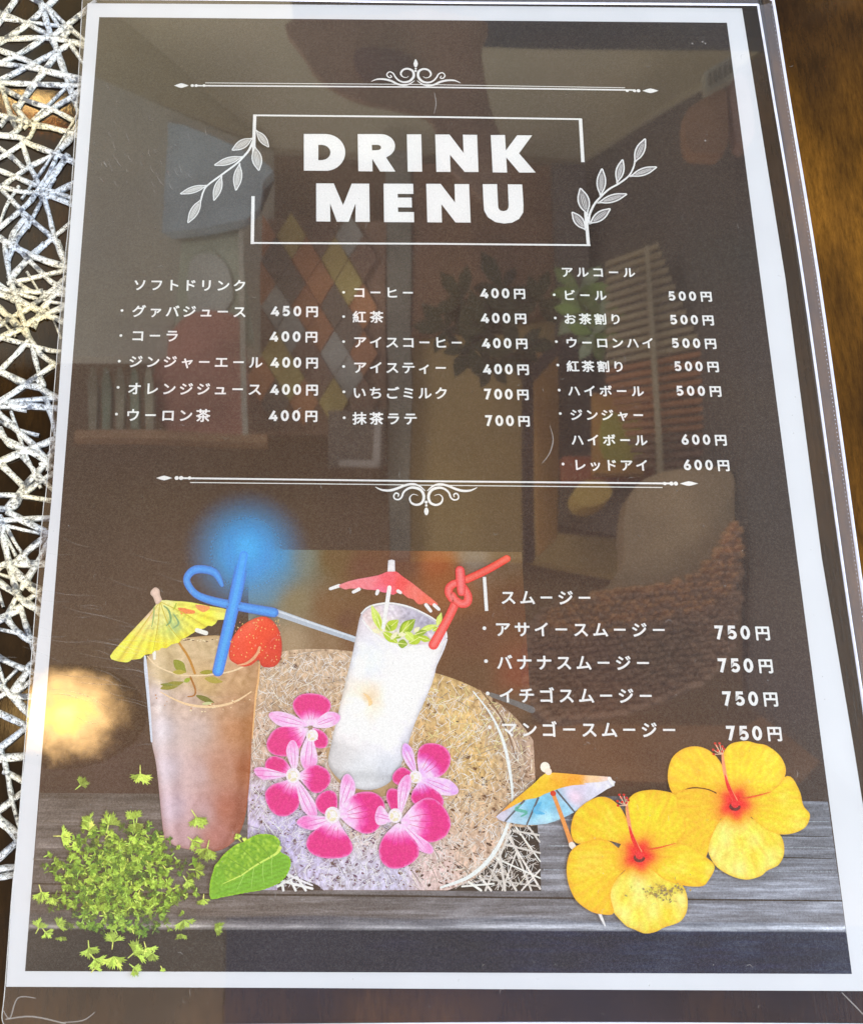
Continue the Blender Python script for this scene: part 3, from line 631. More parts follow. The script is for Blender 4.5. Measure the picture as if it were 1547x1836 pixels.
f = Flat(); ga, gb, gd = (176, 200, 62), (204, 222, 110), (140, 170, 40)
for b_, t_, wd, c in (((430, 690), (345, 480), 34, gb), ((425, 690), (385, 540), 20, ga), ((460, 690), (565, 600), 42, ga), ((575, 715), (700, 595), 48, gd), ((600, 700), (650, 610), 26, ga), ((440, 700), (560, 790), 34, ga), ((560, 790), (640, 800), 36, gd), ((650, 790), (760, 730), 40, ga),
                      ((740, 690), (880, 640), 24, gb), ((880, 650), (915, 540), 22, gb), ((730, 740), (830, 770), 26, ga), ((620, 700), (690, 770), 34, gb), ((470, 640), (500, 690), 24, gd), ((700, 720), (800, 690), 24, gd), ((520, 740), (600, 730), 20, (150, 178, 60)), ((845, 690), (890, 660), 18, ga)):
    leafpoly(f, *Z3([b_]), *Z3([t_]), wd/4.55, c, zz(150), (222, 232, 150))
for b_, t_ in (((350, 680), (425, 705)), ((500, 760), (560, 700)), ((560, 720), (630, 720)), ((690, 700), (740, 660))): leafpoly(f, *Z3([b_]), *Z3([t_]), 4, (244, 226, 190), zz(152))
f.build('mint_leaf_cluster', wg)
f = Flat()
for (x, y, x2, y2) in ((80, 322, 10, 346), (243, 350, 198, 373), (397, 365, 388, 388), (562, 365, 582, 378), (790, 478, 828, 528), (858, 480, 894, 514)): f.line(Z3([(x, y), (x2, y2)]), [1.0, .85], zz(170), (244, 236, 236), n=1)
f.line(Z3([(492, 335), (470, 480), (440, 665)]), [1.1, 1.1, .9], zz(166), (246, 240, 240), n=3)
ub = patch('printed_red_umbrella', Z3([(480, 205), (400, 236), (240, 266), (150, 288), (78, 322), (130, 352), (165, 345), (210, 345), (255, 340), (300, 352), (380, 358), (440, 376), (485, 378), (520, 396), (560, 378), (600, 388), (640, 420), (685, 432), (720, 468), (750, 474), (790, 462), (830, 482), (872, 482), (882, 464), (780, 382), (680, 302), (600, 246), (545, 205)]),
      lambda Q, D: idw([(615, 1050, (236, 132, 140)), (660, 1040, (240, 130, 142)), (695, 1045, (246, 96, 112)), (690, 1060, (240, 110, 140)), (720, 1050, (244, 84, 88)), (770, 1080, (242, 112, 96)), (740, 1060, (240, 120, 112))], 3)(Q)*(1 + .06*np.sin(np.arctan2(Q[:, 1]-1022, Q[:, 0]-700)*60)[:, None]), zz(172), menu, .8, INK, 3)
f.build('umbrella_stick', ub)
patch('umbrella_tip', Z3([(482, 115), (508, 108), (535, 114), (538, 206), (475, 206)]), lambda Q, D: np.tile([236., 232, 238], (len(Q), 1)) - 24*np.exp(-D/1.2)[:, None], zz(190), ub, 1, INK, 1)
def tube_print(name, pts, w0, c0, chl, csh, z, parent, n=6):
    """a printed round straw: shade edge, body and highlight line"""
    f = Flat(); ww = np.array(w0, float)
    f.line(pts, list(ww), z, csh, n=n); 
    for k, (q, c) in enumerate(((.82, np.array(csh)*.4+np.array(c0)*.6), (.66, c0), (.34, np.array(c0)*.6+np.array(chl)*.4))): f.line(pts, list(ww*q), z+zz(3+2*k), tuple(c), n=n)
    return f.build(name, parent)
rs1 = tube_print('printed_red_straw', Z3([(1030, 460), (985, 560), (920, 680), (850, 805)]), [2.3, 2.3, 2.4, 2.6], (240, 92, 92), (250, 150, 148), (222, 66, 70), zz(200), menu)
tube_print('straw_loop', Z3([(1000, 430), (975, 380), (985, 330), (1040, 300), (1090, 330), (1130, 400), (1125, 455), (1080, 470), (1030, 440), (1005, 400)]), [2.0, 2.2, 2.1, 2.0, 2.2, 2.3, 2.2, 2.0], (242, 98, 98), (250, 150, 150), (226, 66, 70), zz(212), rs1)
tube_print('straw_top', Z3([(1120, 272), (1290, 192), (1450, 100)]), [2.1, 2.1, 2.0], (246, 92, 84), (252, 140, 130), (224, 60, 60), zz(206), rs1)
tube_print('straw_knot', Z3([(1066, 196), (1072, 280), (1078, 375)]), [2.5, 2.6, 2.2], (240, 104, 108), (250, 160, 160), (220, 64, 70), zz(226), rs1)

# ------------------------------------------------------------------ blue glow and brown drink
def ga_(Q):
    d = np.hypot((Q[:, 0]-442), (Q[:, 1]-992)*1.0); return np.clip(1-(d-26)/92, 0, 1)**1.6*0.97
patch('printed_blue_glow', [(442+140*math.cos(a), 992+140*math.sin(a)) for a in np.linspace(0, 2*math.pi, 40, endpoint=False)], lambda Q, D: np.tile([40., 166, 248], (len(Q), 1)), zz(232), menu, 1.5, SOFT, 0, alpha=ga_)
Z2 = zoomed((180, 1030), 4.55)
def band1(Q):
    l_ = np.interp(Q[:, 1], [1177, 1330, 1492, 1528], [262, 272, 293, 310]); r_ = np.interp(Q[:, 1], [1177, 1330, 1474, 1528], [463, 451, 438, 400]); u = (Q[:, 0]-l_)/(r_-l_)
    return 24*np.exp(-((u-.10)/.05)**2) + 12*np.exp(-((u-.34)/.09)**2) - 20*np.exp(-((u-.93)/.06)**2) - 8*np.exp(-((u-.22)/.05)**2)
bd = patch('printed_brown_drink', [(262, 1185), (300, 1152), (345, 1143), (400, 1141), (440, 1160), (463, 1190), (459, 1250), (452, 1320), (447, 1408), (437.5, 1474), (417, 1512), (381, 1528), (330, 1522), (302, 1510), (293, 1492), (281, 1377), (272, 1330), (266, 1250)],
      lambda Q, D: idw([(300, 1165, (222, 196, 140)), (380, 1160, (220, 192, 138)), (430, 1180, (224, 178, 130)), (300, 1210, (214, 188, 134)), (370, 1225, (216, 178, 112)), (430, 1225, (214, 168, 112)), (280, 1250, (218, 200, 192)), (340, 1262, (214, 184, 160)), (430, 1270, (206, 156, 110)),
       (290, 1310, (226, 214, 214)), (350, 1310, (216, 190, 176)), (430, 1310, (204, 138, 86)), (450, 1300, (206, 140, 84)), (300, 1380, (222, 204, 208)), (350, 1390, (214, 180, 172)), (400, 1380, (202, 142, 110)), (440, 1380, (190, 112, 70)), (310, 1450, (214, 188, 196)), (360, 1460, (208, 164, 160)),
       (410, 1450, (188, 108, 80)), (330, 1505, (204, 160, 160)), (390, 1505, (196, 124, 108)), (430, 1470, (180, 104, 78))], 3)(Q)*np.array([.80, .78, .78]) + np.array([20., 24, 30]) + 9*vnoise(Q, 5, 8)[:, None] + np.where(Q[:, 1] < 1300, 17, 2)[:, None]*vnoise(Q, 3.0, 6)[:, None] - (26*np.exp(-D/2.2))[:, None]*np.array([.5, .8, 1]) + band1(Q)[:, None], zz(250), menu, 1.1, INK, 4)
f = Flat()
f.line(Z2([(365, 670), (372, 780), (400, 1100), (420, 1365)]), [.5, .9, .7, .5], zz(254), (206, 214, 236), n=4); f.line(Z2([(385, 670), (450, 740), (560, 795), (700, 828), (900, 820), (1080, 790), (1200, 730), (1260, 660), (1298, 605)]), [.3, .4, .35, .3, .4, .35, .6, .5, .7], zz(256), (232, 208, 172), n=5)
f.line(Z2([(490, 960), (600, 1020), (720, 1065), (860, 1082), (1000, 1070), (1120, 1030), (1230, 960)]), [.2, .4, .6, .7, .6, .5, .3], zz(256), (232, 200, 160), n=4)
f.line(Z2([(440, 640), (442, 690)]), [1.0, .7], zz(256), (240, 228, 222), n=1); f.line(Z2([(1300, 700), (1290, 860), (1268, 1000), (1240, 1340)]), [.2, .5, .5, .3], zz(256), (226, 180, 128), n=4)
for q in range(26):
    x = RS.uniform(430, 1230); y = 1075+RS.uniform(-15, 60)-((x-830)/400)**2*90; f.dot(Z2([(x, y)])[0], RS.uniform(.12, .3), RS.uniform(.1, .25), zz(256), (240, 214, 178) if q % 2 else (188, 138, 100), k=7)
for q in range(20):
    x = RS.uniform(680, 980); y = 545 - abs(x-850)*.05 + RS.uniform(-8, 8); f.dot(Z2([(x, y)])[0], RS.uniform(.15, .35), .15, zz(256), (88, 66, 50) if q % 2 else (236, 216, 180), k=7)
f.build('foam_and_rim', bd)
f = Flat()
for b_, t_, wd, c in (((600, 700), (700, 805), 40, (136, 144, 52)), ((590, 800), (700, 800), 20, (170, 160, 70)), ((810, 805), (930, 795), 18, (150, 146, 54)), ((490, 935), (680, 880), 30, (140, 138, 62)), ((490, 900), (600, 905), 14, (120, 128, 52)), ((680, 880), (740, 850), 18, (150, 170, 60)), ((850, 850), (1000, 880), 26, (170, 158, 74)), ((780, 990), (930, 1050), 22, (110, 116, 58)), ((830, 1060), (920, 1050), 12, (196, 200, 150))):
    leafpoly(f, *Z2([b_]), *Z2([t_]), wd/4.55, c, zz(260))
f.line(Z2([(640, 558), (720, 680), (772, 810)]), [.6, .65, .6], zz(268), (186, 134, 62), n=4); f.line(Z2([(735, 840), (775, 940), (765, 990), (715, 1000)]), [.5, .45, .3], zz(268), (164, 110, 56), n=4)
f.build('drink_garnish', bd)
st = patch('printed_strawberry', Z2([(1295, 350), (1380, 362), (1448, 440), (1480, 560), (1470, 690), (1425, 750), (1350, 762), (1310, 742), (1290, 700), (1230, 742), (1160, 755), (1100, 728), (1055, 690), (1052, 600), (1090, 500), (1170, 410)]),
      lambda Q, D: idw([(450, 1115, (238, 104, 82)), (430, 1130, (232, 92, 74)), (470, 1130, (224, 74, 52)), (490, 1160, (210, 60, 44)), (430, 1170, (222, 76, 60)), (460, 1160, (226, 72, 52)), (480, 1190, (206, 64, 50))], 3)(Q) - 22*np.exp(-D/2.0)[:, None], zz(270), menu, .8, INK, 4)
f = Flat()
for q in range(70):
    c = Z2([(RS.uniform(1060, 1470), RS.uniform(370, 740))])[0]
    f.dot(c, .13, .22, zz(276), (246, 196, 120) if q % 3 else (240, 150, 130), k=6, rot=RS.uniform(-.5, .5))
f.line(Z2([(1120, 745), (1190, 730), (1250, 688), (1285, 640), (1300, 600)]), [.3, .6, .8, .7, .7], zz(290), (222, 166, 128), n=4); f.build('strawberry_seeds', st)
cn = np.array(Z2([(485, 225)])[0])
def canopy(Q, D):
    a = np.arctan2(Q[:, 1]-cn[1], Q[:, 0]-cn[0]); r = np.hypot(*(Q-cn).T)
    C = idw([(230, 1150, (240, 222, 84)), (250, 1120, (236, 214, 120)), (262, 1100, (236, 196, 166)), (290, 1110, (226, 222, 140)), (300, 1130, (214, 216, 110)), (310, 1125, (176, 196, 130)), (330, 1150, (240, 224, 70)), (280, 1160, (242, 226, 66)), (300, 1165, (244, 224, 60)), (340, 1100, (238, 226, 96)), (370, 1110, (240, 224, 74)), (400, 1100, (238, 226, 110)), (330, 1085, (236, 226, 100)), (295, 1080, (236, 230, 150))], 3)(Q)
    C = C*(1 + (.10*np.sin(a*34) + .05*np.sin(a*71+1))*np.clip(r/25, 0, 1))[:, None]
    g = np.clip(vnoise(Q, 6, 12)-.25, 0, 1)*np.exp(-(((Q[:, 0]-305)/32)**2+((Q[:, 1]-1118)/16)**2)); return C*(1-g[:, None]) + g[:, None]*np.array([90., 150, 110])
um = patch('printed_yellow_umbrella', Z2([(490, 215), (430, 280), (300, 420), (160, 570), (80, 670), (120, 705), (200, 720), (235, 715), (260, 698), (330, 690), (368, 658), (420, 650), (445, 625), (480, 622), (500, 602), (540, 605), (580, 575), (640, 560), (665, 530), (690, 522), (730, 498), (790, 462), (850, 442), (880, 420), (910, 425), (945, 398), (960, 374), (1005, 372), (1038, 335), (1040, 290), (900, 264), (740, 230), (600, 219)]), canopy, zz(300), menu, .7, INK, 2)
f = Flat(); 
for P, wd, c in (([(640, 280), (680, 300), (760, 310)], [.5, 1.6, .9], (228, 132, 80)), ([(660, 300), (665, 325)], [.8, .4], (232, 140, 90)), ([(795, 268), (840, 285), (880, 275)], [1.0, 1.8, 1.0], (228, 150, 96)), ([(780, 255), (850, 262)], [.4, .4], (232, 140, 110)),
                 ([(790, 458), (862, 482)], [1.2, 1.2], (244, 234, 224)), ([(485, 230), (470, 420), (430, 640)], [.2, .25, .1], (196, 176, 70)), ([(485, 230), (330, 450), (200, 640)], [.2, .3, .1], (204, 186, 78)), ([(490, 230), (560, 420), (660, 540)], [.2, .25, .1], (196, 180, 60)), ([(495, 228), (700, 330), (860, 430)], [.2, .25, .1], (200, 184, 60)),
                 ([(520, 260), (560, 300), (575, 380), (540, 420)], [.3, .6, .3], (120, 160, 110)), ([(600, 330), (640, 400), (600, 440)], [.3, .6, .3], (130, 166, 120)), ([(440, 270), (435, 350), (420, 430)], [.3, .4, .2], (150, 178, 110)), ([(620, 240), (600, 290)], [.3, .2], (150, 180, 60))):
    f.line(Z2(P), wd, zz(306), c, n=4)
f.build('umbrella_pattern', um)
patch('umbrella_knob', Z2([(415, 135), (448, 108), (482, 128), (488, 170), (502, 215), (458, 248), (432, 190), (410, 165)]), lambda Q, D: np.tile([226., 200, 186], (len(Q), 1)) - 34*np.exp(-D/1.6)[:, None], zz(318), um, .8, INK, 4)
bs = tube_print('printed_blue_straw', [(437, 996), (420, 1080), (391, 1204)], [3.6, 3.3, 2.9], (46, 148, 236), (96, 190, 250), (38, 122, 210), zz(330), menu, 4)
tube_print('straw_crook', Z6 if False else [(x/2.762, 880+y/2.762) for x, y in [(1100, 470), (1060, 405), (970, 392), (925, 440), (960, 505), (1030, 540), (1150, 568), (1355, 605)]], [1.0, 2.2, 2.4, 1.9, 1.9, 2.2, 2.5, 2.7], (52, 142, 222), (96, 180, 240), (60, 120, 200), zz(322), bs)

patch('straw_glow', [(444+52*math.cos(a), 985+62*math.sin(a)) for a in np.linspace(0, 2*math.pi, 30, endpoint=False)], lambda Q, D: np.tile([42., 168, 250], (len(Q), 1)), zz(338), bs, 1.5, SOFT, 0, alpha=lambda Q: np.clip(1-(np.hypot(Q[:, 0]-444, (Q[:, 1]-985)*.85)-12)/40, 0, 1)*.95)
# ------------------------------------------------------------------ orchids
def petal(parent, c, rx, ry, rot, basep, mag, z, c_in=(246, 206, 238), c_out=(228, 40, 148)):
    c = np.array(c, float); bp = np.array(basep, float); a = np.linspace(0, 2*math.pi, 14, endpoint=False)
    jit = 1 + 0.06*np.sin(a*3 + c[0]); P = np.c_[rx*np.cos(a)*jit, ry*np.sin(a)*jit]; r = math.radians(rot)
    P = P@np.array([[math.cos(r), math.sin(r)], [-math.sin(r), math.cos(r)]]) + c
    dirb = bp-c; Ld = np.linalg.norm(dirb)+1e-6; cs = ((P-c)@(dirb/Ld))/(np.linalg.norm(P-c, axis=1)+1e-6)
    P = P + (bp-P)*(0.75*np.clip(cs, 0, 1)**2.5)[:, None]; P = P + (P-bp)*(0.07)*np.clip(1-cs, 0, 1)[:, None]
    far = np.linalg.norm(P-bp, axis=1).max(); B0 = np.array(Z4([bp])[0]); farp = far/3.967
    def colf(Q, D):
        t = np.linalg.norm(Q-B0, axis=1)/farp; t = np.clip((t-(1-mag)*.95+.02)/.3 + .14*vnoise(Q, 5, 3), 0, 1)[:, None]*min(1, mag*1.6)
        C = np.array(c_in, float)*(1-t)+np.array(c_out, float)*t; e = np.exp(-D/0.9)[:, None]*.55
        ang = np.arctan2(Q[:, 1]-B0[1], Q[:, 0]-B0[0]); C = C*(1+np.array([.02, .09, .03])*np.sin(ang*24+3*vnoise(Q, 6, 2))[:, None])
        return C*(1-e)+np.array([250., 208, 238])*e
    return patch('orchid_petal', Z4(P), colf, z, parent, .7, INK, 3)
pale, lav = (240, 170, 222), (214, 150, 226)
FL = [((430, 330), [((430, 205), 125, 100, 0, 0.72), ((255, 285), 110, 50, 15, .25), ((245, 435), 112, 100, 0, .75), ((540, 290), 85, 50, -25, .3), ((490, 420), 50, 60, 0, .9), ((410, 540), 58, 85, -10, .3)], (435, 395, 48)),
      ((310, 680), [((300, 530), 42, 85, -8, .3), ((190, 620), 82, 68, 0, .8), ((105, 665), 65, 40, 20, .35), ((230, 840), 120, 105, 25, .75), ((460, 700), 85, 95, -15, .72), ((400, 870), 48, 100, -25, .3)], (300, 680, 58)),
      ((620, 970), [((545, 880), 72, 85, 10, .85), ((680, 790), 52, 100, 5, .3), ((790, 940), 145, 140, 15, .62), ((440, 1015), 95, 48, 10, .45), ((560, 1150), 155, 105, 10, .72)], (580, 960, 62)),
      ((1050, 1000), [((1020, 860), 52, 78, -10, .9), ((1085, 800), 42, 110, 12, .3), ((930, 970), 38, 65, 0, .25), ((1245, 1005), 145, 150, 10, .62), ((1180, 1150), 120, 40, 30, .35), ((1045, 1195), 135, 125, 10, .75)], (1025, 965, 55)),
      ((1190, 690), [((1120, 545), 38, 80, -10, .3), ((1290, 580), 110, 122, -15, .62), ((1080, 690), 62, 62, 0, .9), ((1345, 755), 112, 58, 12, .22), ((1250, 835), 112, 68, 10, .75)], (1170, 690, 50))]
for k in (4, 0, 1, 2, 3):
    b_, pets, (lx, ly, lr) = FL[k]; zb = 345+k*16 if k != 4 else 340
    host = None
    fl = bpy.data.objects.new('printed_orchid', None); COL.objects.link(fl); fl.parent = menu; fl.location = (0, 0, 0); fl.empty_display_size = .01
    vein_f = []
    for j, (c, rx, ry, rot, mg) in enumerate(pets):
        tipp = np.array(c, float)+(np.array(c, float)-np.array(b_, float))*.55; vein_f.append((b_, tuple(tipp), mg, zb+j*2+1))
        petal(fl, c, rx, ry, rot, b_, mg, zz(zb+j*2), (244, 196, 230) if k != 4 else (226, 194, 242), (216, 26, 134) if mg > .5 else (222, 90, 176) if k != 4 else (196, 104, 212))
    f = Flat(); f.step = 1e-7
    for b0, t0, mg, zv in vein_f:
        b0 = np.array(b0, float); t0 = np.array(t0, float); nn = np.array([-(t0-b0)[1], (t0-b0)[0]]); 
        for q in ((-.16, 0, .16) if mg > .5 else (-.06, .06)):
            f.line(Z4([b0+(t0-b0)*.25+nn*q*.5, b0+(t0-b0)*.6+nn*q, b0+(t0-b0)*.93+nn*q*.8]), [.08, .16, .06], zz(zv), (206, 28, 124) if mg > .5 else (212, 96, 178), n=3, cap=False)
    f.build('petal_veins', fl)
    f = Flat(); x0, y0 = Z4([(lx, ly)])[0]; r = lr/3.967*.115
    f.dot((x0, y0), r*1.1, r*1.15, zz(zb+13), (240, 222, 232)); f.dot((x0-1, y0+1), r*.72, r*.8, zz(zb+14), (222, 214, 178)); f.dot((x0+1, y0-1), r*.4, r*.5, zz(zb+15), (244, 240, 226))
    for a in (0.6, 2.2, 4.0): f.line([(x0, y0), (x0+12*math.cos(a), y0+12*math.sin(a))], [.5, .2], zz(zb+12.5), (244, 224, 238), n=1)
    f.build('orchid_lip', fl)

# ------------------------------------------------------------------ small umbrella and hibiscus
Z5 = zoomed((780, 1150), 3.907); Z7 = zoomed((980, 1300), 3.094)
su = patch('printed_paper_umbrella', Z5([(460, 1200), (432, 1240), (470, 1262), (520, 1272), (640, 1290), (780, 1280), (880, 1245), (972, 1200), (1060, 1130)]) + Z7([(330, 360), (368, 338), (345, 300), (20, 300)]) + Z5([(770, 1010)]),
      lambda Q, D: idw([(900, 1460, (196, 190, 206)), (930, 1470, (170, 206, 226)), (960, 1450, (110, 184, 214)), (980, 1440, (120, 190, 218)), (975, 1470, (176, 214, 232)), (1010, 1450, (150, 200, 224)), (1040, 1410, (212, 204, 224)), (1030, 1430, (222, 200, 216)), (1080, 1400, (220, 218, 230)), (1060, 1420, (210, 208, 224))], 3)(Q)*(1+.07*vnoise(Q, 8, 4)[:, None]), zz(430), menu, .8, INK, 2)
patch('umbrella_canopy', Z5([(770, 928), (700, 990), (600, 1075), (520, 1140), (462, 1198), (520, 1170), (560, 1148), (600, 1128), (640, 1112), (680, 1105), (720, 1098), (760, 1075), (800, 1060), (840, 1045), (880, 1030), (960, 1012), (1060, 1005)]) + Z7([(200, 325), (300, 318), (345, 305), (345, 290), (200, 280), (90, 270)]),
      lambda Q, D: idw([(976, 1390, (252, 196, 40)), (950, 1410, (252, 190, 50)), (920, 1435, (250, 178, 60)), (905, 1452, (236, 160, 90)), (1000, 1395, (250, 170, 40)), (1030, 1398, (244, 160, 50)), (1060, 1400, (240, 190, 150)), (1090, 1402, (232, 200, 190))], 3)(Q)*(1+.06*vnoise(Q, 5, 9)[:, None]), zz(440), su, .8, INK, 2)
f = Flat()
for a_, b_ in (((720, 1100), (640, 1285)), ((620, 1120), (490, 1262)), ((850, 1050), (975, 1200))): f.line(Z5([a_, b_]), [.5, .4], zz(446), (92, 96, 104), n=1)
f.line(Z5([(600, 1150), (560, 1180), (640, 1200), (600, 1230)]), [.3, .8, .3], zz(444), (96, 176, 160), n=4); f.line(Z5([(740, 1130), (700, 1190), (760, 1210)]), [.4, 1.4, .4], zz(444), (90, 176, 216), n=4)
f.line(Z5([(820, 1062), (880, 1220), (955, 1430)]), [.9, 1.0, 1.2], zz(450), (226, 150, 84), n=3); f.line(Z5([(955, 1430), (985, 1470)]), [1.6, 1.1], zz(452), (240, 220, 210), n=1); f.dot(Z5([(824, 1068)])[0], .75, .7, zz(454), (206, 70, 40))
f.dot(Z5([(768, 885)])[0], 1.25, 1.35, zz(454), (240, 226, 214)); f.dot(Z5([(790, 915)])[0], .9, .9, zz(455), (232, 214, 200)); f.line(Z7([(345, 300), (366, 335)]), [1.0, .7], zz(454), (246, 240, 242), n=1)
f.line([(1071, 1632), (1078, 1648), (1084, 1661)], [.9, .7, .3], zz(454), (226, 224, 224), n=2); f.build('umbrella_ribs_and_stick', su)
HA = dict(c=(510, 725), P=[[(510, 700), (400, 660), (300, 640), (170, 660), (132, 600), (150, 500), (220, 430), (300, 400), (370, 425), (430, 500)],
                           [(510, 695), (450, 560), (435, 450), (480, 385), (560, 363), (640, 368), (712, 392), (730, 470), (770, 560), (740, 640), (640, 692)],
                           [(530, 720), (640, 686), (760, 660), (880, 735), (928, 790), (890, 870), (850, 898), (740, 890), (620, 840)],
                           [(500, 770), (390, 850), (345, 930), (355, 1020), (430, 1110), (480, 1135), (540, 1158), (600, 1150), (650, 1125), (740, 1090), (778, 1010), (755, 900), (640, 815)],
                           [(490, 735), (400, 688), (330, 642), (220, 648), (130, 705), (108, 830), (150, 960), (230, 1030), (300, 1052), (368, 1045), (350, 940), (390, 850)]])
HB = dict(c=(1040, 440), P=[[(1040, 425), (900, 360), (790, 350), (705, 388), (668, 300), (690, 190), (760, 132), (850, 124), (930, 170), (985, 260)],
                            [(1045, 410), (985, 280), (968, 190), (1010, 112), (1100, 92), (1160, 105), (1220, 118), (1295, 180), (1322, 270), (1260, 360), (1150, 406)],
                            [(1070, 430), (1200, 388), (1330, 285), (1395, 360), (1420, 450), (1456, 500), (1430, 570), (1350, 606), (1260, 602), (1160, 540)],
                            [(1040, 475), (930, 560), (885, 650), (890, 700), (930, 780), (1010, 835), (1100, 860), (1180, 842), (1220, 810), (1285, 775), (1314, 700), (1285, 605), (1150, 530)],
                            [(1010, 445), (930, 380), (850, 355), (760, 362), (695, 400), (665, 490), (660, 600), (700, 690), (760, 722), (870, 745), (905, 640), (950, 540)]])
def hib(H, z0):
    cx, cy = Z7([H['c']])[0]; root = bpy.data.objects.new('printed_hibiscus', None); COL.objects.link(root); root.parent = menu; root.empty_display_size = .01
    lum = [(250, 196, 40), (251, 202, 36), (250, 204, 54), (248, 216, 98), (250, 192, 36)]
    for j in (3, 2, 1, 0, 4):
        P = H['P'][j]
        def colf(Q, D, j=j):
            d = np.hypot(Q[:, 0]-cx, Q[:, 1]-cy); a = np.arctan2(Q[:, 1]-cy, Q[:, 0]-cx)
            C = np.array(lum[j], float) + np.array([2., 10, 36])*np.clip(vnoise(Q, 26, j+3), -1, 1)[:, None]
            C = C*(1 + (.045*np.sin(a*37+j+2*vnoise(Q, 12, 5)) + .03*np.sin(a*83))*np.clip(d/40, 0, 1))[:, None]
            sh = .38*np.exp(-D/2.6)[:, None]; C = C*(1-sh) + sh*np.array([222., 140, 20])
            k = (np.sin(a*5+1)*3)
            o_ = np.clip(1-(d-24-k)/28, 0, 1)[:, None]**1.3; C = C*(1-o_*.8)+o_*.8*np.array([244., 130, 24])
            r_ = np.clip(1-(d-11-k)/19, 0, 1)[:, None]; C = C*(1-r_*.96)+r_*.96*np.array([236., 40, 22]); return C
        if j == 3: patch('flower_throat', [(cx+40*math.cos(a), cy+34*math.sin(a)) for a in np.linspace(0, 6.283, 24, endpoint=False)], lambda Q, D: colf(Q, D*0+50, 0), zz(z0-3), root, .8, smooth=0)
        patch('hibiscus_petal', Z7(P), colf, zz(z0+(3, 2, 1, 0, 4).index(j)*3), root, .75, INK, 5)
    f = Flat(); X, Y = H['c']
    f.line(Z7([(X-70, Y-290), (X-60, Y-200), (X-40, Y-110), (X, Y-20)]), [.5, .9, .8, 1.4], zz(z0+18), (240, 150, 110), n=4); f.line(Z7([(X-55, Y-160), (X-38, Y-100), (X, Y-15)]), [.2, .9, 1.1], zz(z0+20), (222, 36, 26), n=4)
    for dx, dy in ((-100, -320), (-120, -300), (-70, -318), (-85, -335), (-110, -335), (-95, -295), (-70, -290), (-118, -275), (-60, -305)):
        f.line(Z7([(X-70+(dx+70)*.2, Y-275), (X+dx, Y+dy)]), [.15, .2], zz(z0+20), (240, 190, 160), n=1); f.dot(Z7([(X+dx, Y+dy)])[0], .35, .32, zz(z0+22), (206, 52, 36), k=8)
    for a in range(9): f.dot((cx+7*math.cos(a*.5+.1), cy+5+5*math.sin(a*.5+.1)), .5, .4, zz(z0+24), (110, 30, 30), k=7)
    f.dot((cx, cy), 1.0, 1.0, zz(z0+26), (226, 56, 62)); f.line(Z7([(X+30, Y-28), (X+110, Y-42), (X+200, Y-66)]), [.4, .35, .1], zz(z0+20), (228, 90, 30), n=3)
    if H is HA:
        for q in range(85):
            x = RS.normal(640, 60); y = 925+RS.normal(0, 22)-(x-640)*.08; f.dot(Z7([(x, y)])[0], RS.uniform(.15, .5), RS.uniform(.1, .26), zz(z0+24), (188, 160, 84) if q % 2 else (150, 132, 96), k=6, rot=RS.uniform(0, 3))
    f.build('hibiscus_stamen', root)
hib(HB, 470); hib(HA, 510)

# ------------------------------------------------------------------ mint leaf and parsley
Z8 = zoomed((360, 1460), 7.735)
ma = np.array(Z8([(1090, 490)])[0]); mb = np.array(Z8([(145, 1150)])[0])
def mintc(Q, D):
    d = mb-ma; L = np.linalg.norm(d); u = (Q-ma)@d/L/L; v = ((Q-ma)[:, 0]*d[1]-(Q-ma)[:, 1]*d[0])/L
    up = v > 0 if ((np.array([440, 1505])-ma)[0]*d[1]-(np.array([440, 1505])-ma)[1]*d[0]) > 0 else v < 0
    bub = vnoise(Q, 2.4, 4)*.5+.5; C1 = np.array([104., 158, 30])+(bub**2)[:, None]*np.array([86., 62, 66]); C2 = np.array([118., 174, 58])+6*vnoise(Q, 5, 2)[:, None]
    C2 = C2*(1 + .07*np.sin((u*L*.9 + np.abs(v)*.8)*.9))[:, None]
    C = np.where(up[:, None], C1, C2); C = np.where((u > .72)[:, None], C*.3+C2*.7, C); return C + 22*np.exp(-D/1.1)[:, None]*np.array([1, 1, -.6])
mlo = smooth_loop(Z8([(145, 1172), (130, 1000), (150, 880), (180, 790), (200, 720), (250, 660), (300, 590), (360, 530), (420, 480), (500, 425), (600, 390), (660, 350), (780, 292), (930, 285), (1040, 320), (1100, 400), (1082, 480), (1120, 540), (1220, 600), (1246, 700), (1200, 830), (1110, 940), (1000, 1000), (850, 1055), (650, 1088), (480, 1120), (320, 1150)]), 5)
mlo[::2] = mlo[::2] + (mlo[::2]-mlo.mean(0))*.012
ml = patch('printed_mint_leaf', mlo, mintc, zz(560), menu, .55, INK, 0)
f = Flat(); f.line(Z8([(1100, 470), (1060, 540), (950, 610), (800, 695), (660, 785), (570, 850), (420, 920), (300, 975)]), [.9, .6, .45, .4, .35, .25, .1], zz(564), (206, 226, 110), n=4)
for a_, b_, c_ in (((960, 600), (900, 520), (780, 400)), ((820, 690), (700, 600), (560, 470)), ((660, 780), (520, 700), (360, 600)), ((560, 850), (400, 790), (220, 740))): f.line(Z8([a_, b_, c_]), [.25, .3, .15], zz(564), (112, 158, 34), n=3)
for a_, b_, c_ in (((1000, 580), (980, 700), (990, 860)), ((870, 660), (860, 800), (880, 960)), ((740, 740), (720, 870), (700, 1040)), ((600, 840), (560, 940), (500, 1060))): f.line(Z8([a_, b_, c_]), [.22, .2, .1], zz(564), (158, 204, 96), n=3)
f.build('leaf_veins', ml)
f = Flat()
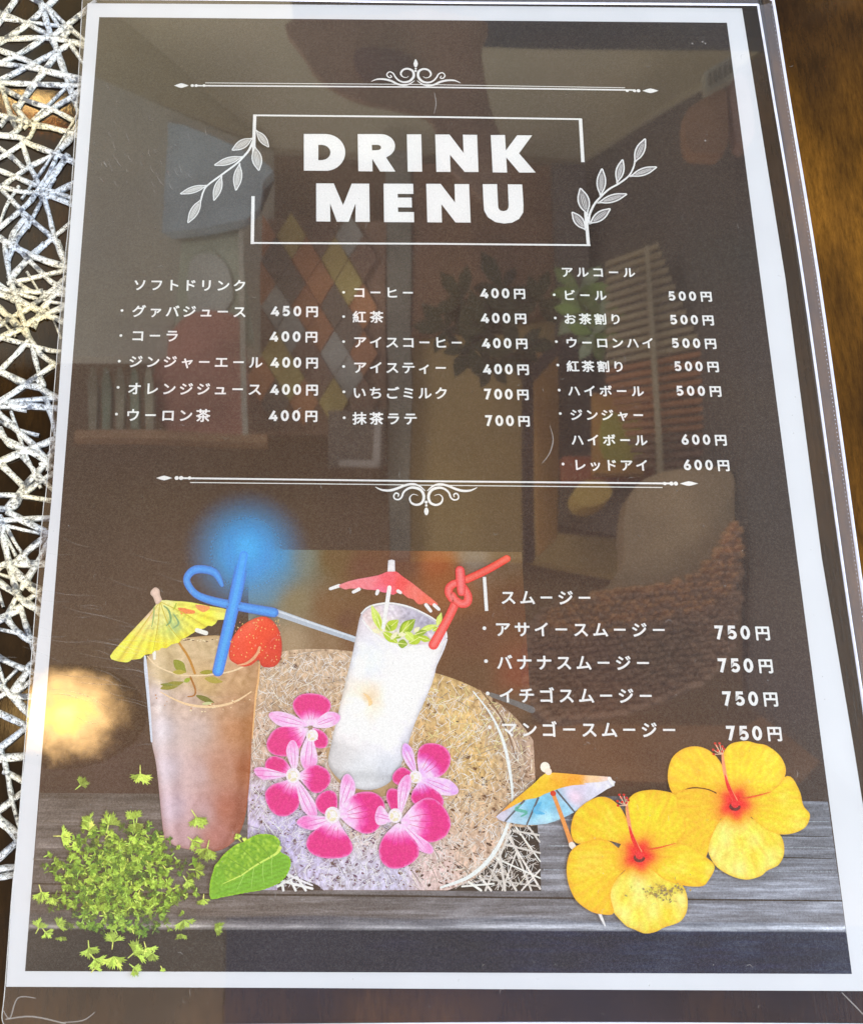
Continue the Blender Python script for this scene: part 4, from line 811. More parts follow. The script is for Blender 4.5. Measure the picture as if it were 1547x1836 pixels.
def sprout(x, y, r, rot, c, z, lobes=5):
    """one chopped parsley leaf: a stalk and a fan of notched lobes"""
    for k in range(lobes):
        a = rot + (k-(lobes-1)/2)*(.50 if lobes > 3 else .6) + RS.uniform(-.12, .12); L = r*RS.uniform(.65, 1.1); d = np.array([math.cos(a), math.sin(a)]); n_ = np.array([-d[1], d[0]]); o_ = np.array([x, y]); w_ = r*RS.uniform(.10, .17)
        cc = np.clip(np.array(c)*RS.uniform(.78, 1.2)+RS.uniform(-8, 8), 0, 255); b2 = RS.uniform(-.12, .12)*L*n_
        pts = [o_, o_+d*L*.42+n_*w_*.7, o_+d*L*.86+n_*w_*1.9+b2, o_+d*L*.74+n_*w_*.7+b2, o_+d*L*1.06+n_*w_*.5+b2*2, o_+d*L*.84+b2, o_+d*L*1.05-n_*w_*.8+b2*2, o_+d*L*.72-n_*w_*.8+b2, o_+d*L*.82-n_*w_*2+b2, o_+d*L*.4-n_*w_*.7]
        V = mm(pts); f.add(np.c_[V/1000, np.full(10, SH+z)], [(0, 1, 3, 5), (1, 2, 3), (3, 4, 5), (0, 5, 7, 9), (5, 6, 7), (7, 8, 9)], cc)
    if RS.rand() < .7: f.line([(x, y), (x-r*.6*math.cos(rot+RS.uniform(-.3, .3)), y-r*.6*math.sin(rot))], [.35, .2], z, tuple(np.clip(np.array(c)*1.15+20, 0, 255)), n=1, cap=False)
f.step = 6e-8; f.k = 0
_k = 0
outl = [(145, 1409, 18, -.8), (252, 1388, 26, 1.57), (160, 1490, 22, -1.5), (110, 1500, 24, 0), (245, 1476, 22, 1.6), (75, 1600, 22, 1.4), (70, 1665, 18, -1.2), (82, 1672, 16, .8), (103, 1660, 18, -.5), (110, 1680, 12, 1.4), (95, 1610, 18, 1.8), (352, 1466, 24, 1.2), (372, 1522, 26, 1.8), (345, 1508, 20, .6),
        (385, 1668, 20, -.3), (325, 1675, 14, 1.6), (330, 1650, 22, 1.3), (365, 1612, 14, 1.5), (350, 1560, 20, 0), (335, 1580, 18, 1), (160, 1700, 24, 1.2), (170, 1720, 22, .9), (203, 1690, 22, -1.6), (205, 1715, 30, 1.5), (240, 1710, 26, -.6), (262, 1700, 20, 1.2), (275, 1710, 22, 1.9), (240, 1735, 18, .6), (170, 1738, 16, -.8), (291, 1737, 8, 1.2), (255, 1705, 16, 3.4),
        (195, 1480, 26, -1.4), (240, 1470, 22, -1.7), (160, 1475, 18, -2.2), (428, 1505, 12, -2.2), (438, 1512, 12, -.8)]
for q in range(760):
    while True:
        x = RS.normal(217, 72); y = RS.normal(1577, 60)
        if ((x-217)/150)**2 + ((y-1578)/112)**2 < RS.uniform(.45, 1.05) and x > 70: break
    dc = math.hypot((x-215)/110, (y-1580)/90); u = RS.rand()
    c = np.array([84., 122, 40])*(1-u)+np.array([178., 208, 84])*u
    if q < 360: c = c*.66
    sprout(x, y, RS.uniform(7, 14.5), RS.uniform(0, 6.28), c, zz(300), RS.choice([3, 4, 5, 5]))
for x, y, r, a in outl: 
    c = np.array([168., 194, 84])*RS.uniform(.85, 1.12); sprout(x, y, r, a, c, zz(300), 5)
f.build('printed_parsley', menu, mat_print('printed_ink_parsley', 0.2), kind='stuff')
# ------------------------------------------------------------------ clear sleeve round the page
FZ = SH + 0.0008
sl_root = bpy.data.objects.new('plastic_sleeve', None); COL.objects.link(sl_root); sl_root.empty_display_size = .05
thing(sl_root, 'clear glossy plastic sleeve with welded edges and rounded corners, holding the drink menu page', 'plastic sleeve')
def corner(p, q, r, n=5):
    """round the corner q between p and r"""
    p, q, r = map(np.array, (p, q, r)); a = q+(p-q)/np.linalg.norm(p-q)*16; b = q+(r-q)/np.linalg.norm(r-q)*16
    return [tuple((1-t)**2*a+2*t*(1-t)*q+t*t*b) for t in np.linspace(0, 1, n)]
TLc, TRc, BRc, BLc = (149, -14), (1384, -5), (1650, 1842), (4, 1842)
left = [(10, 1775), (23, 1600), (33, 1500), (56, 1200), (78, 920), (84, 880), (103, 640), (116, 480), (124, 400), (138, 200)]
right = [(1465, 500), (1532, 980), (1590, 1400)]
s_out = corner(left[-1], TLc, TRc) + corner(TLc, TRc, right[0]) + right + corner(right[-1], BRc, BLc) + corner(BRc, BLc, left[0]) + left
def film(name, z, dz=0.00012):
    V2 = mm(s_out); n = len(V2); lo, hi = V2.min(0), V2.max(0)
    gx, gy = np.meshgrid(np.arange(lo[0], hi[0], 6.0), np.arange(lo[1], hi[1], 6.0)); G = np.c_[gx.ravel(), gy.ravel()]
    G = G[inside(G, V2)]; G = G[edge_dist(G, V2) > 2]
    r = delaunay_2d_cdt([Vector(p) for p in V2.tolist()+G.tolist()], [], [list(range(n))], 1, 1e-6)
    V = np.array([tuple(v) for v in r[0]]); F = r[2]
    a, b, c = V[F[0][0]], V[F[0][1]], V[F[0][2]]
    if (b[0]-a[0])*(c[1]-a[1])-(b[1]-a[1])*(c[0]-a[0]) < 0: F = [tuple(reversed(f)) for f in F]
    zc = z + (0.00003*(vnoise(V, 55, 5)+.35*vnoise(V, 24, 8)) if z > SH else 0)
    me = mesh(name, np.c_[V/1000, zc*np.ones(len(V))], F)
    for p in me.polygons: p.use_smooth = True
    return link(name, me, FILM, sl_root)
film('front_film', FZ)
BACK = bpy.data.materials.new('clear_back_film'); t = nodes(BACK)
tr = N(t, 'ShaderNodeBsdfTransparent'); tr.inputs[0].default_value = (0.93, 0.93, 0.95, 1); g = N(t, 'ShaderNodeBsdfGlossy'); g.inputs['Roughness'].default_value = .12
mx = N(t, 'ShaderNodeMixShader'); mx.inputs[0].default_value = .05; t.links.new(tr.outputs[0], mx.inputs[1]); t.links.new(g.outputs[0], mx.inputs[2]); out(t, mx.outputs[0])
bf = film('back_film', SH-0.0005); bf.data.materials.clear(); bf.data.materials.append(BACK)
def bead(name, pts, w_mm, h_mm, mat, n=6, closed=False, z=FZ, parent=sl_root):
    """raised rounded line of melted plastic along the sheet"""
    P = mm(smooth_loop(pts, n, closed)); k = len(P); T = np.gradient(P, axis=0); T /= np.linalg.norm(T, axis=1)[:, None]; Nn = np.c_[-T[:, 1], T[:, 0]]
    V = []; S = 7
    wv = w_mm if hasattr(w_mm, '__len__') else [w_mm]; wv = np.interp(np.linspace(0, 1, k), np.linspace(0, 1, len(wv)), wv)
    for j in range(S):
        a = math.pi*j/(S-1); V.append(np.c_[(P+Nn*(math.cos(a)*wv/2)[:, None])/1000, np.full(k, z+math.sin(a)*h_mm/1000)])
    V = np.concatenate(V); F = [(j*k+i, (j+1)*k+i, (j+1)*k+i+1, j*k+i+1) for j in range(S-1) for i in range(k-1)]
    me = mesh(name, V, F)
    for p in me.polygons: p.use_smooth = True
    return link(name, me, mat, parent)
welds = [('weld_seam', [(1357, 11), (1380, 150), (1437, 500), (1506, 1000), (1546, 1272), (1585, 1560), (1625, 1836)], .75, .35), ('weld_seam', [(150, 0), (450, 2), (800, 7), (1100, 9), (1357, 11)], .85, .3)]
for nm, p, w_, h in welds: bead(nm, p, w_, h, WELD)
bead('sleeve_edge', [(1368, -4), (1381, 2), (1386, 14), (1410, 165), (1465, 500), (1532, 980), (1590, 1400), (1650, 1842)], .9, .4, WELD)
bead('sleeve_edge', [(149, -14), (600, -10), (1368, -5)], .5, .4, WELD)
EDGE = mat_plain('clear_plastic_edge', (0.45, 0.43, 0.42), 0.2, 0.7, 0.2, 300)
bead('sleeve_edge', [(12, 1842), (5, 1825), (10, 1775), (23, 1600), (33, 1500), (56, 1200), (78, 920), (84, 880), (103, 640), (116, 480), (124, 400), (138, 200), (149, -10)], .22, .2, EDGE)
bead('sleeve_edge', [(12, 1842), (500, 1838), (1000, 1834.5), (1650, 1838)], .45, .25, WELD)
MILK = bpy.data.materials.new('milky_welded_film'); t = nodes(MILK); d = bsdf(t, (0.42, 0.42, 0.50), .3, .5); tr = N(t, 'ShaderNodeBsdfTransparent'); mx = N(t, 'ShaderNodeMixShader'); mx.inputs[0].default_value = .16
t.links.new(tr.outputs[0], mx.inputs[1]); t.links.new(d.outputs[0], mx.inputs[2]); out(t, mx.outputs[0])
def band(a_, b_, name='weld_band'):
    A1 = mm(smooth_loop(a_, 6, False)); B1 = mm(smooth_loop(b_, 6, False)); k = min(len(A1), len(B1)); V = np.r_[np.c_[A1[:k]/1000, np.full(k, FZ+.0001)], np.c_[B1[:k]/1000, np.full(k, FZ+.0001)]]
    return link(name, mesh(name, V, [(i, k+i, k+i+1, i+1) for i in range(k-1)]), MILK, sl_root)
band([(1358, 13), (1380, 150), (1437, 500), (1506, 1000), (1546, 1272), (1585, 1560), (1625, 1834)], [(1381, 8), (1408, 165), (1463, 500), (1531, 980), (1572, 1272), (1610, 1560), (1646, 1834)])
band([(152, -1), (450, 1), (800, 6), (1100, 8), (1357, 10)], [(152, -11), (450, -9), (800, -7), (1100, -5), (1357, -3)])
# stippled crimp marks along the right weld
f = Flat()
for q in range(240):
    tq = q/239; y = 5+tq*1830; x = np.interp(y, [5, 165, 500, 980, 1400, 1842], [1380, 1404, 1459, 1525, 1583, 1642]) - 0.5
    f.dot((x, y), .10, .16, FZ-SH+3e-4, (214, 196, 170), k=6)
f.build('crimp_marks', sl_root, WELD, kind='stuff')
# hair-fine scratches, dust and lint lying on the plastic
SCR = bpy.data.materials.new('scratched_plastic_dust'); t = nodes(SCR); d = bsdf(t, (0.75, 0.72, 0.70), .5, .3); tr = N(t, 'ShaderNodeBsdfTransparent'); mx = N(t, 'ShaderNodeMixShader'); mx.inputs[0].default_value = .24
t.links.new(tr.outputs[0], mx.inputs[1]); t.links.new(d.outputs[0], mx.inputs[2]); out(t, mx.outputs[0])
f = Flat(); f.fine = True; RQ = np.random.RandomState(21)
def scratch(x, y, L, a, w_, bend=0.0, z=2.2e-4):
    x2, y2 = x+L*math.cos(a), y+L*math.sin(a); xm, ym = (x+x2)/2-bend*L*math.sin(a), (y+y2)/2+bend*L*math.cos(a)
    f.line([(x, y), (xm, ym), (x2, y2)], [w_*.3, w_, w_*.3], FZ-SH+z, n=3, cap=False)
for q in range(150):
    x = RQ.uniform(150, 1450); y = RQ.uniform(60, 1820); scratch(x, y, RQ.uniform(3, 14), RQ.uniform(0, 6.28), RQ.uniform(.07, .16), RQ.uniform(-.4, .4))
for q in range(150): f.dot((RQ.uniform(60, 1480), RQ.uniform(40, 1825)), RQ.uniform(.08, .22), RQ.uniform(.08, .2), FZ-SH+2.2e-4, k=6)
for q in range(36): scratch(RQ.normal(150, 60)+20, RQ.normal(1180, 70), RQ.uniform(20, 110), RQ.uniform(.0, .5), .07, RQ.uniform(-.1, .1))
for q in range(60): scratch(RQ.normal(250, 60), RQ.normal(290, 50), RQ.uniform(6, 18), RQ.uniform(.9, 1.4), .11, .1)
for q in range(14): scratch(RQ.uniform(60, 240), RQ.uniform(900, 1240), RQ.uniform(30, 130), RQ.uniform(-.1, .45), .06, .05)
f.line([(8, 1812), (20, 1826), (34, 1790), (66, 1790)], [.2, .35, .2], FZ-SH+3e-4, n=5, cap=False); f.line([(12, 1828), (60, 1823), (120, 1836)], [.3, .4, .3], FZ-SH+3e-4, n=4, cap=False)
f.line([(110, 1834), (150, 1830), (172, 1815)], [.2, .3, .2], FZ-SH+3e-4, n=4, cap=False); f.line([(984, 766), (990, 790), (984, 815), (970, 834)], [.12, .35, .12], FZ-SH+3e-4, n=5, cap=False)
f.line([(1505, 1780), (1525, 1800), (1546, 1822)], [.2, .35, .3], FZ-SH+3e-4, n=4, cap=False); f.line([(778, 170), (781, 190), (777, 208)], [.15, .3, .1], FZ-SH+3e-4, n=4, cap=False); f.line([(538, 748), (534, 738), (540, 734)], [.1, .3, .1], FZ-SH+3e-4, n=4, cap=False)
for x, y in ((1257, 79), (1262, 82), (1239, 82), (118, 661), (1262, 256)): f.dot((x, y), .3, .35, FZ-SH+3e-4, k=7)
f.build('scratches_and_dust', sl_root, SCR, kind='stuff')

# ------------------------------------------------------------------ woven metallic placemat
mat = bpy.data.objects.new('metallic_placemat', None); COL.objects.link(mat); mat.empty_display_size = .05
thing(mat, 'silver and gold openwork placemat of criss-crossing strands under the left edge of the menu sleeve', 'placemat')
ZA = zoomed((0, 0), 3.99); ZB = zoomed((0, 440), 3.99); ZC = zoomed((0, 900), 3.06); ZD = zoomed((0, 1300), 3.223)
SA = [[(-60, 30), (180, 130), (350, 215), (680, 320)], [(-60, 300), (180, 140), (400, -60)], [(200, -60), (330, 20), (470, 150), (680, 320)], [(270, -60), (350, 200), (400, 330), (480, 560), (545, 720)],
      [(-60, 252), (330, 240), (680, 300)], [(-60, 190), (120, -60)], [(-60, 310), (180, 400), (300, 465), (680, 560)], [(-60, 560), (150, 460), (390, 335), (480, 280)], [(-60, 440), (130, 350), (300, 240), (350, 215)],
      [(-60, 415), (200, 450), (470, 520), (680, 590)], [(330, 20), (480, 260), (680, 540)], [(680, -20), (470, 150), (350, 240)], [(-60, 560), (250, 570), (500, 580), (680, 575)], [(-60, 560), (150, 675), (370, 755), (530, 840)],
      [(110, 740), (240, 555), (300, 480), (410, 330)], [(480, 510), (505, 640), (560, 780)], [(680, 560), (380, 735), (230, 840)], [(0, 570), (60, 780), (110, 900)], [(90, 720), (200, 850), (350, 880), (640, 960)], [(-60, 780), (200, 850)],
      [(-60, 935), (130, 955), (200, 1000), (380, 1070), (640, 1180)], [(560, 830), (470, 970), (380, 1070), (200, 1160), (-40, 1330)], [(-40, 1010), (90, 1105), (180, 1195)], [(140, 960), (200, 1150), (270, 1290), (340, 1500), (380, 1660), (470, 1860)],
      [(-60, 1170), (90, 1230), (280, 1310), (620, 1430)], [(-60, 1290), (130, 1340), (330, 1370), (620, 1480)], [(410, 1060), (350, 1200), (280, 1310), (200, 1420), (100, 1510), (-60, 1640)], [(480, 1080), (390, 1200), (300, 1310)],
      [(640, 1220), (380, 1350), (270, 1390)], [(-20, 1300), (100, 1430), (200, 1530), (360, 1670), (450, 1800)], [(600, 1480), (360, 1680), (220, 1790)], [(150, 1500), (185, 1570), (100, 1700), (40, 1860)], [(-20, 1670), (150, 1770), (320, 1840)],
      [(600, 850), (500, 960), (420, 1040)], [(-40, 1120), (60, 1060), (150, 1000)], [(-20, 870), (60, 800), (140, 860), (60, 940)], [(250, 830), (200, 950), (130, 980)], [(520, 640), (600, 600)], [(430, 240), (470, 200), (500, 160)], [(60, 1760), (90, 1640), (170, 1540)]]
SB = [[(80, -60), (180, 60), (300, 180), (380, 250), (600, 360)], [(200, 40), (330, 90), (600, 170)], [(400, -60), (470, 150)], [(50, 215), (190, 70), (310, -40)], [(40, 250), (250, 200), (600, 120)], [(-60, 285), (220, 310), (600, 325)],
      [(-40, 310), (160, 390), (330, 470), (600, 590)], [(20, -60), (60, 200), (100, 330), (150, 500), (200, 640)], [(-60, 660), (120, 580), (300, 480), (600, 360)], [(470, 200), (380, 280), (250, 380), (60, 500), (-60, 560)], [(430, 270), (300, 420), (220, 570)],
      [(-40, 410), (100, 520), (200, 640), (290, 760), (400, 840)], [(-60, 620), (200, 690), (400, 735), (600, 720)], [(190, 660), (100, 760), (-20, 880)], [(215, 690), (260, 860), (290, 960)], [(380, 830), (220, 940), (120, 1010), (-40, 1130)],
      [(-40, 860), (180, 970), (270, 990), (360, 1050), (600, 1110)], [(-60, 1120), (200, 1085), (600, 1050)], [(-40, 1130), (200, 1125), (600, 1165)], [(315, 1070), (360, 1200), (400, 1350)], [(-40, 1160), (100, 1290), (250, 1430), (350, 1540)],
      [(-20, 1290), (60, 1400), (200, 1450), (330, 1530)], [(-60, 1550), (200, 1440), (600, 1290)], [(410, 1340), (340, 1500), (170, 1700), (40, 1860)], [(-20, 1530), (180, 1725)], [(130, 1470), (280, 1640), (500, 1860)], [(500, 1540), (260, 1680), (60, 1850)],
      [(-60, 1765), (180, 1780), (600, 1850)], [(250, 960), (275, 940), (300, 970), (270, 1000)], [(-60, 380), (40, 480), (120, 560)], [(270, 1550), (340, 1540), (330, 1600)], [(-40, 1100), (120, 1010), (230, 930)], [(60, 200), (200, 300), (300, 300)]]
SC = [[(-60, 95), (130, 80), (400, 72)], [(30, 40), (150, 105), (380, 215)], [(-60, 20), (60, 20), (110, -60)], [(0, 80), (10, 180), (40, 320), (70, 440), (95, 500)], [(280, 150), (160, 240), (70, 325)], [(300, 120), (215, 290), (100, 470)], [(60, 325), (400, 330)],
      [(50, 340), (190, 490), (330, 640)], [(330, 400), (110, 550)], [(80, 480), (130, 540), (330, 640)], [(-20, 430), (95, 505)], [(95, 490), (20, 620)], [(100, 560), (140, 690), (180, 800), (190, 860)], [(20, 620), (110, 720), (300, 820)], [(-60, 660), (50, 600), (110, 560)],
      [(-60, 820), (80, 890), (240, 950)], [(240, 850), (160, 880), (130, 920)], [(145, 920), (60, 1040)], [(220, 930), (60, 1050)], [(50, 1060), (260, 1062)], [(-60, 960), (60, 1060), (200, 1210)], [(-60, 1130), (240, 1270)], [(200, 1180), (-30, 1360)], [(-60, 1408), (240, 1378)],
      [(-10, 1330), (30, 1480), (60, 1640), (110, 1800)], [(10, 1470), (220, 1580)], [(200, 1520), (-30, 1700)], [(-60, 1710), (140, 1860)], [(-40, 360), (20, 330), (60, 350)], [(-60, 1090), (20, 1040)]]
SD = [[(-40, 505), (110, 690)], [(170, 600), (-30, 780)], [(200, 800), (60, 822), (-40, 835)], [(200, 850), (70, 862), (-40, 885)]]
def strand(P, w_, z, h):
    M2 = mm(smooth_loop(P, 5, False)); k = len(M2); T = np.gradient(M2, axis=0); T /= np.linalg.norm(T, axis=1)[:, None]+1e-9; Nn = np.c_[-T[:, 1], T[:, 0]]
    wv = w_*(1 + .12*np.sin(np.arange(k)*1.3+P[0][0])); prof = [(-.5, 0), (-.46, .55), (-.25, .92), (0, 1), (.25, .92), (.46, .55), (.5, 0)]; S = len(prof)
    V = np.concatenate([np.c_[(M2+Nn*(a*wv)[:, None])/1000, np.full(k, z+b*h)] for a, b in prof]); F = [(j*k+i, j*k+i+1, (j+1)*k+i+1, (j+1)*k+i) for j in range(S-1) for i in range(k-1)]
    me = mesh('strand', V, F)
    for p in me.polygons: p.use_smooth = True
    return link('strand', me, STRAND, mat)
RM = np.random.RandomState(5); q = 0
for Z, lst, w0 in ((ZA, SA, 1.55), (ZB, SB, 1.55), (ZC, SC, 1.6), (ZD, SD, 1.6)):
    for P in lst:
        strand(Z(P), w0*RM.uniform(.85, 1.35), 0.00005 + (q % 7)*0.00006, 0.0011 + (q % 3)*0.00008); q += 1
for i in range(22):
    y = RM.uniform(-20, 1540); a = RM.uniform(-1.3, 1.3); x = RM.uniform(-30, 120-y*.07); L = RM.uniform(40, 110); dx, dy = L*math.cos(a), L*math.sin(a)
    P = [(x-dx, y-dy), (x+RM.uniform(-5, 5), y+RM.uniform(-5, 5)), (x+dx, y+dy)]
    P = [(min(px_, 172-py_*.075), py_) for px_, py_ in P]
    if max(p[1] for p in P) < 1570: strand(P, RM.uniform(.8, 1.2), 0.00003+(i % 5)*0.00008, 0.0009)
# ------------------------------------------------------------------ the room that the plastic mirrors
# places are given by where they mirror on the page (page coordinates) and by their distance from the page, metres
VX, VY, VZ = CC[0]/1000, CC[1]/1000, -CC[2]/1000
def rm(x, y, Z):
    p = mm([(x, y)])[0]/1000; k = (Z-VZ)/(0-VZ); return np.array([VX+(p[0]-VX)*k, VY+(p[1]-VY)*k, Z+SH])
def panel(name, pts, Z, mat_, th=0.03, parent=None):
    """solid board with its outline pts, face at distance Z (or a list of distances), th thick"""
    Zs = Z if hasattr(Z, '__len__') else [Z]*len(pts)
    A_ = np.array([rm(x, y, z) for (x, y), z in zip(pts, Zs)]); B_ = A_ + np.array([0, 0, th]); n = len(pts)
    me = bpy.data.meshes.new(name); bm = bmesh.new(); va = [bm.verts.new(v) for v in A_]; vb = [bm.verts.new(v) for v in B_]
    bm.faces.new(va); bm.faces.new(list(reversed(vb)))
    for i in range(n): j = (i+1) % n; bm.faces.new((va[i], vb[i], vb[j], va[j]))
    bmesh.ops.triangulate(bm, faces=bm.faces[:]); bmesh.ops.recalc_face_normals(bm, faces=bm.faces); bm.to_mesh(me); bm.free(); return link(name, me, mat_, parent)
def rc(c): return np.clip((lin(np.array(c, float))-0.016)/0.25, 0.004, 0.9)
MC = {}
def P_(name, c, var=.28, scale=5, **k):
    key = (name, tuple(c))
    if key not in MC: MC[key] = mat_plain(name, tuple(rc(c)), var=var, scale=scale, **k)
    return MC[key]
def solo(name, pts, Z, m, label, cat, th=.03, group=None): return thing(panel(name, pts, Z, m, th), label, cat, group)
def st_(o): o['kind'] = 'structure'; return o
st_(panel('back_wall', [(-900, 240), (2300, 240), (2300, 2600), (-900, 2600)], 2.3, P_('brown_wall', (90, 74, 60), var=.12, scale=3), .05))
st_(panel('ceiling', [(-400, -500), (2200, -500), (1310, 128), (1050, 284), (490, 268), (60, 100)], [1.5, 1.5, 1.75, 2.26, 2.26, 1.75], P_('cream_ceiling', (120, 111, 94), var=.10, scale=2.5), .03))
st_(panel('left_wall', [(-900, -400), (60, 95), (490, 275), (490, 640), (100, 640), (-900, 640)], [1.3, 1.6, 2.2, 2.2, 1.7, 1.3], P_('grey_wall', (122, 116, 106), var=.12, scale=3), .03))
st_(panel('right_wall', [(1050, 290), (1310, 132), (2300, -500), (2300, 2000), (1345, 1250), (1345, 1000), (1000, 930)], [2.22, 1.7, 1.2, 1.2, 1.7, 1.7, 2.2], P_('dark_wall', (71, 64, 59), var=.12, scale=3), .03))
# dark beam at the top of the picture and the photographer's phone
solo('ceiling_beam', [(520, -40), (1480, -60), (1480, 74), (1300, 66), (530, 57)], 1.2, P_('dark_beam_paint', (56, 56, 58)), 'dark grey ceiling beam mirrored along the top edge of the menu', 'beam')
ph = panel('phone', smooth_loop([(530, 30), (552, 110), (590, 150), (650, 180), (720, 196), (772, 215), (790, 280), (835, 330), (900, 380), (915, 300), (880, 190), (862, 100), (850, 30)], 4).tolist(), 1.1, P_('dark_phone_shell', (88, 72, 62)), .01)
thing(ph, 'dark phone and hand shape mirrored above the drink menu title', 'phone')
panel('camera_bump', smooth_loop([(640, 90), (720, 90), (740, 130), (650, 140)], 3).tolist(), 1.09, P_('phone_lens_glass', (74, 60, 56)), .006, ph)
# left: diamond-tiled wall hanging, picture, sofa
hq = panel('diamond_wall_hanging', [(440, 395), (690, 400), (690, 770), (440, 770)], 2.18, P_('patchwork_backing', (98, 80, 68)), .02)
thing(hq, 'orange and brown diamond patchwork hanging mirrored behind the coffee price list', 'wall hanging')
dc = [(132, 90, 66), (134, 114, 74), (96, 78, 68), (116, 112, 106), (118, 84, 64), (88, 78, 70)]
k = 0
for r in range(8):
    for c in range(5):
        cx, cy = 468+c*52+(26 if r % 2 else 0), 425+r*42
        if cx > 668: continue
        panel('patch', [(cx, cy-40), (cx+25, cy), (cx, cy+40), (cx-25, cy)], 2.165-(k % 3)*.002, P_('patchwork_cloth', dc[(k*7+r) % 6]), .008, hq); k += 1
hq2 = panel('diamond_wall_hanging', [(152, 470), (232, 470), (232, 640), (140, 640)], 2.0, P_('patchwork_backing', (98, 80, 68)), .02)
thing(hq2, 'narrow strip of orange diamond patchwork mirrored at the left edge of the menu page', 'wall hanging')
for i, (cx, cy) in enumerate(((178, 500), (215, 520), (190, 560), (160, 590), (212, 600))): panel('patch', [(cx, cy-42), (cx+27, cy), (cx, cy+42), (cx-27, cy)], 1.985-(i % 2)*.002, P_('patchwork_cloth', dc[i]), .008, hq2)
solo('blue_blanket', smooth_loop([(245, 235), (330, 225), (480, 300), (470, 330), (440, 395), (230, 412), (222, 330)], 3).tolist(), 1.9, P_('grey_blue_cloth', (100, 105, 107)), 'grey-blue cloth mirrored left of the title frame', 'cloth')
pc = panel('framed_picture', [(222, 418), (430, 402), (455, 610), (238, 632)], 1.95, P_('faded_print', (104, 104, 92)), .03)
thing(pc, 'faded grey-green picture of a figure in red, mirrored behind the soft drink list', 'picture')
panel('picture_figure', smooth_loop([(345, 470), (380, 455), (410, 480), (418, 540), (380, 575), (345, 550)], 4).tolist(), 1.94, P_('figure_grey', (106, 103, 96)), .01, pc)
panel('picture_figure', smooth_loop([(330, 575), (400, 560), (440, 600), (435, 780), (310, 780), (280, 680)], 4).tolist(), 1.938, P_('figure_red', (104, 74, 65)), .01, pc)
panel('picture_edge', [(428, 400), (436, 400), (446, 780), (436, 780)], 1.935, P_('frame_grey', (112, 106, 96)), .01, pc)
for i, x in enumerate((165, 190, 216, 244, 272)):
    solo('bottle', [(x-7, 775), (x-9, 690), (x-3, 660), (x+3, 660), (x+9, 690), (x+7, 775)], 1.9, P_('shelf_bottle', (104-(i % 2)*10, 98, 84)), ('leftmost', 'second from left', 'middle', 'fourth from left', 'rightmost')[i]+' of five dim grey bottles mirrored beside the oolong tea line', 'bottle', .04, 'bottles mirrored on the shelf')
solo('shelf_board', [(130, 776), (480, 776), (480, 790), (130, 792)], 1.88, P_('shelf_wood', (96, 76, 60)), 'brown shelf board mirrored under the soft drink list', 'shelf')
solo('cabinet_panel', [(690, 265), (736, 268), (736, 1000), (700, 1000)], 2.15, P_('grey_post', (88, 84, 76)), 'dark grey upright post mirrored between the coffee names and their prices', 'post')
sb = panel('chalk_board', [(590, 735), (690, 735), (690, 830), (590, 830)], 2.1, P_('chalk_board', (78, 70, 64)), .02)
thing(sb, 'small dark framed board mirrored under the matcha latte line', 'board')
panel('board_frame', [(672, 740), (684, 740), (682, 830), (668, 830)], 2.09, P_('board_frame', (112, 104, 98)), .01, sb); panel('board_frame', [(610, 820), (676, 822), (676, 832), (610, 830)], 2.088, P_('board_frame', (112, 104, 98)), .01, sb)
# middle: pale door panel, post, money tree
solo('tan_door', [(738, 440), (1000, 440), (1000, 955), (1100, 965), (1120, 1035), (940, 1000), (738, 1000)], 2.2, P_('olive_tan_door', (116, 98, 68), var=.12), 'olive-tan door panel mirrored behind the potted tree in the middle of the menu', 'door')
solo('wall_panel', [(738, 290), (990, 300), (990, 560), (738, 600)], 2.16, P_('reddish_panel', (86, 68, 56)), 'reddish brown wall panel mirrored under the word menu', 'panel')
tr_ = bpy.data.objects.new('potted_tree', None); COL.objects.link(tr_); tr_.empty_display_size = .05; tr_.location = rm(950, 1000, 1.95)
thing(tr_, 'potted tree with broad dark green leaves mirrored in the middle of the menu', 'potted tree')
def own(o): o.parent = tr_; o.matrix_parent_inverse = Matrix.Translation(-tr_.location); return o
own(panel('trunk', [(938, 600), (954, 600), (958, 1000), (940, 1000)], 1.97, P_('tree_bark', (58, 50, 48)), .03))
own(panel('branch', [(940, 680), (862, 590), (868, 582), (950, 660)], 1.965, P_('tree_bark', (72, 62, 58)), .02))
own(panel('branch', [(945, 660), (1050, 560), (1056, 566), (955, 684)], 1.96, P_('tree_bark', (72, 62, 58)), .02))
RL = np.random.RandomState(3)
def leaf(x, y, L, a, c, Z):
    d = np.array([math.cos(a), math.sin(a)]); n_ = np.array([-d[1], d[0]])*L*.2; b = np.array([x, y], float)
    own(panel('leaf', [tuple(v) for v in (b, b+d*L*.35+n_*.8, b+d*L*.68+n_, b+d*L, b+d*L*.68-n_, b+d*L*.35-n_*.8)], Z, P_('tree_leaf', c), .004))
for (x, y, dark) in ((830, 540, 1), (870, 590, 1), (880, 650, 1), (900, 560, 1), (930, 620, 1), (840, 620, 1), (960, 540, 1), (1040, 560, 0), (1060, 600, 0), (1035, 520, 0), (900, 520, 1), (800, 590, 1), (1075, 570, 0)):
    for j in range(6):
        c = (54, 54, 44) if dark else ((98, 112, 66), (90, 98, 66), (112, 118, 96))[j % 3]
        leaf(x, y, RL.uniform(42, 74), j*1.05+RL.uniform(-.4, .4), c, 1.9-RL.uniform(0, .06))
solo('orange_post', [(956, 640), (966, 615), (978, 635), (990, 618), (998, 640), (1000, 960), (966, 990)], 2.05, P_('orange_wood', (136, 98, 62)), 'orange-brown wooden post mirrored beside the tree trunk', 'post')
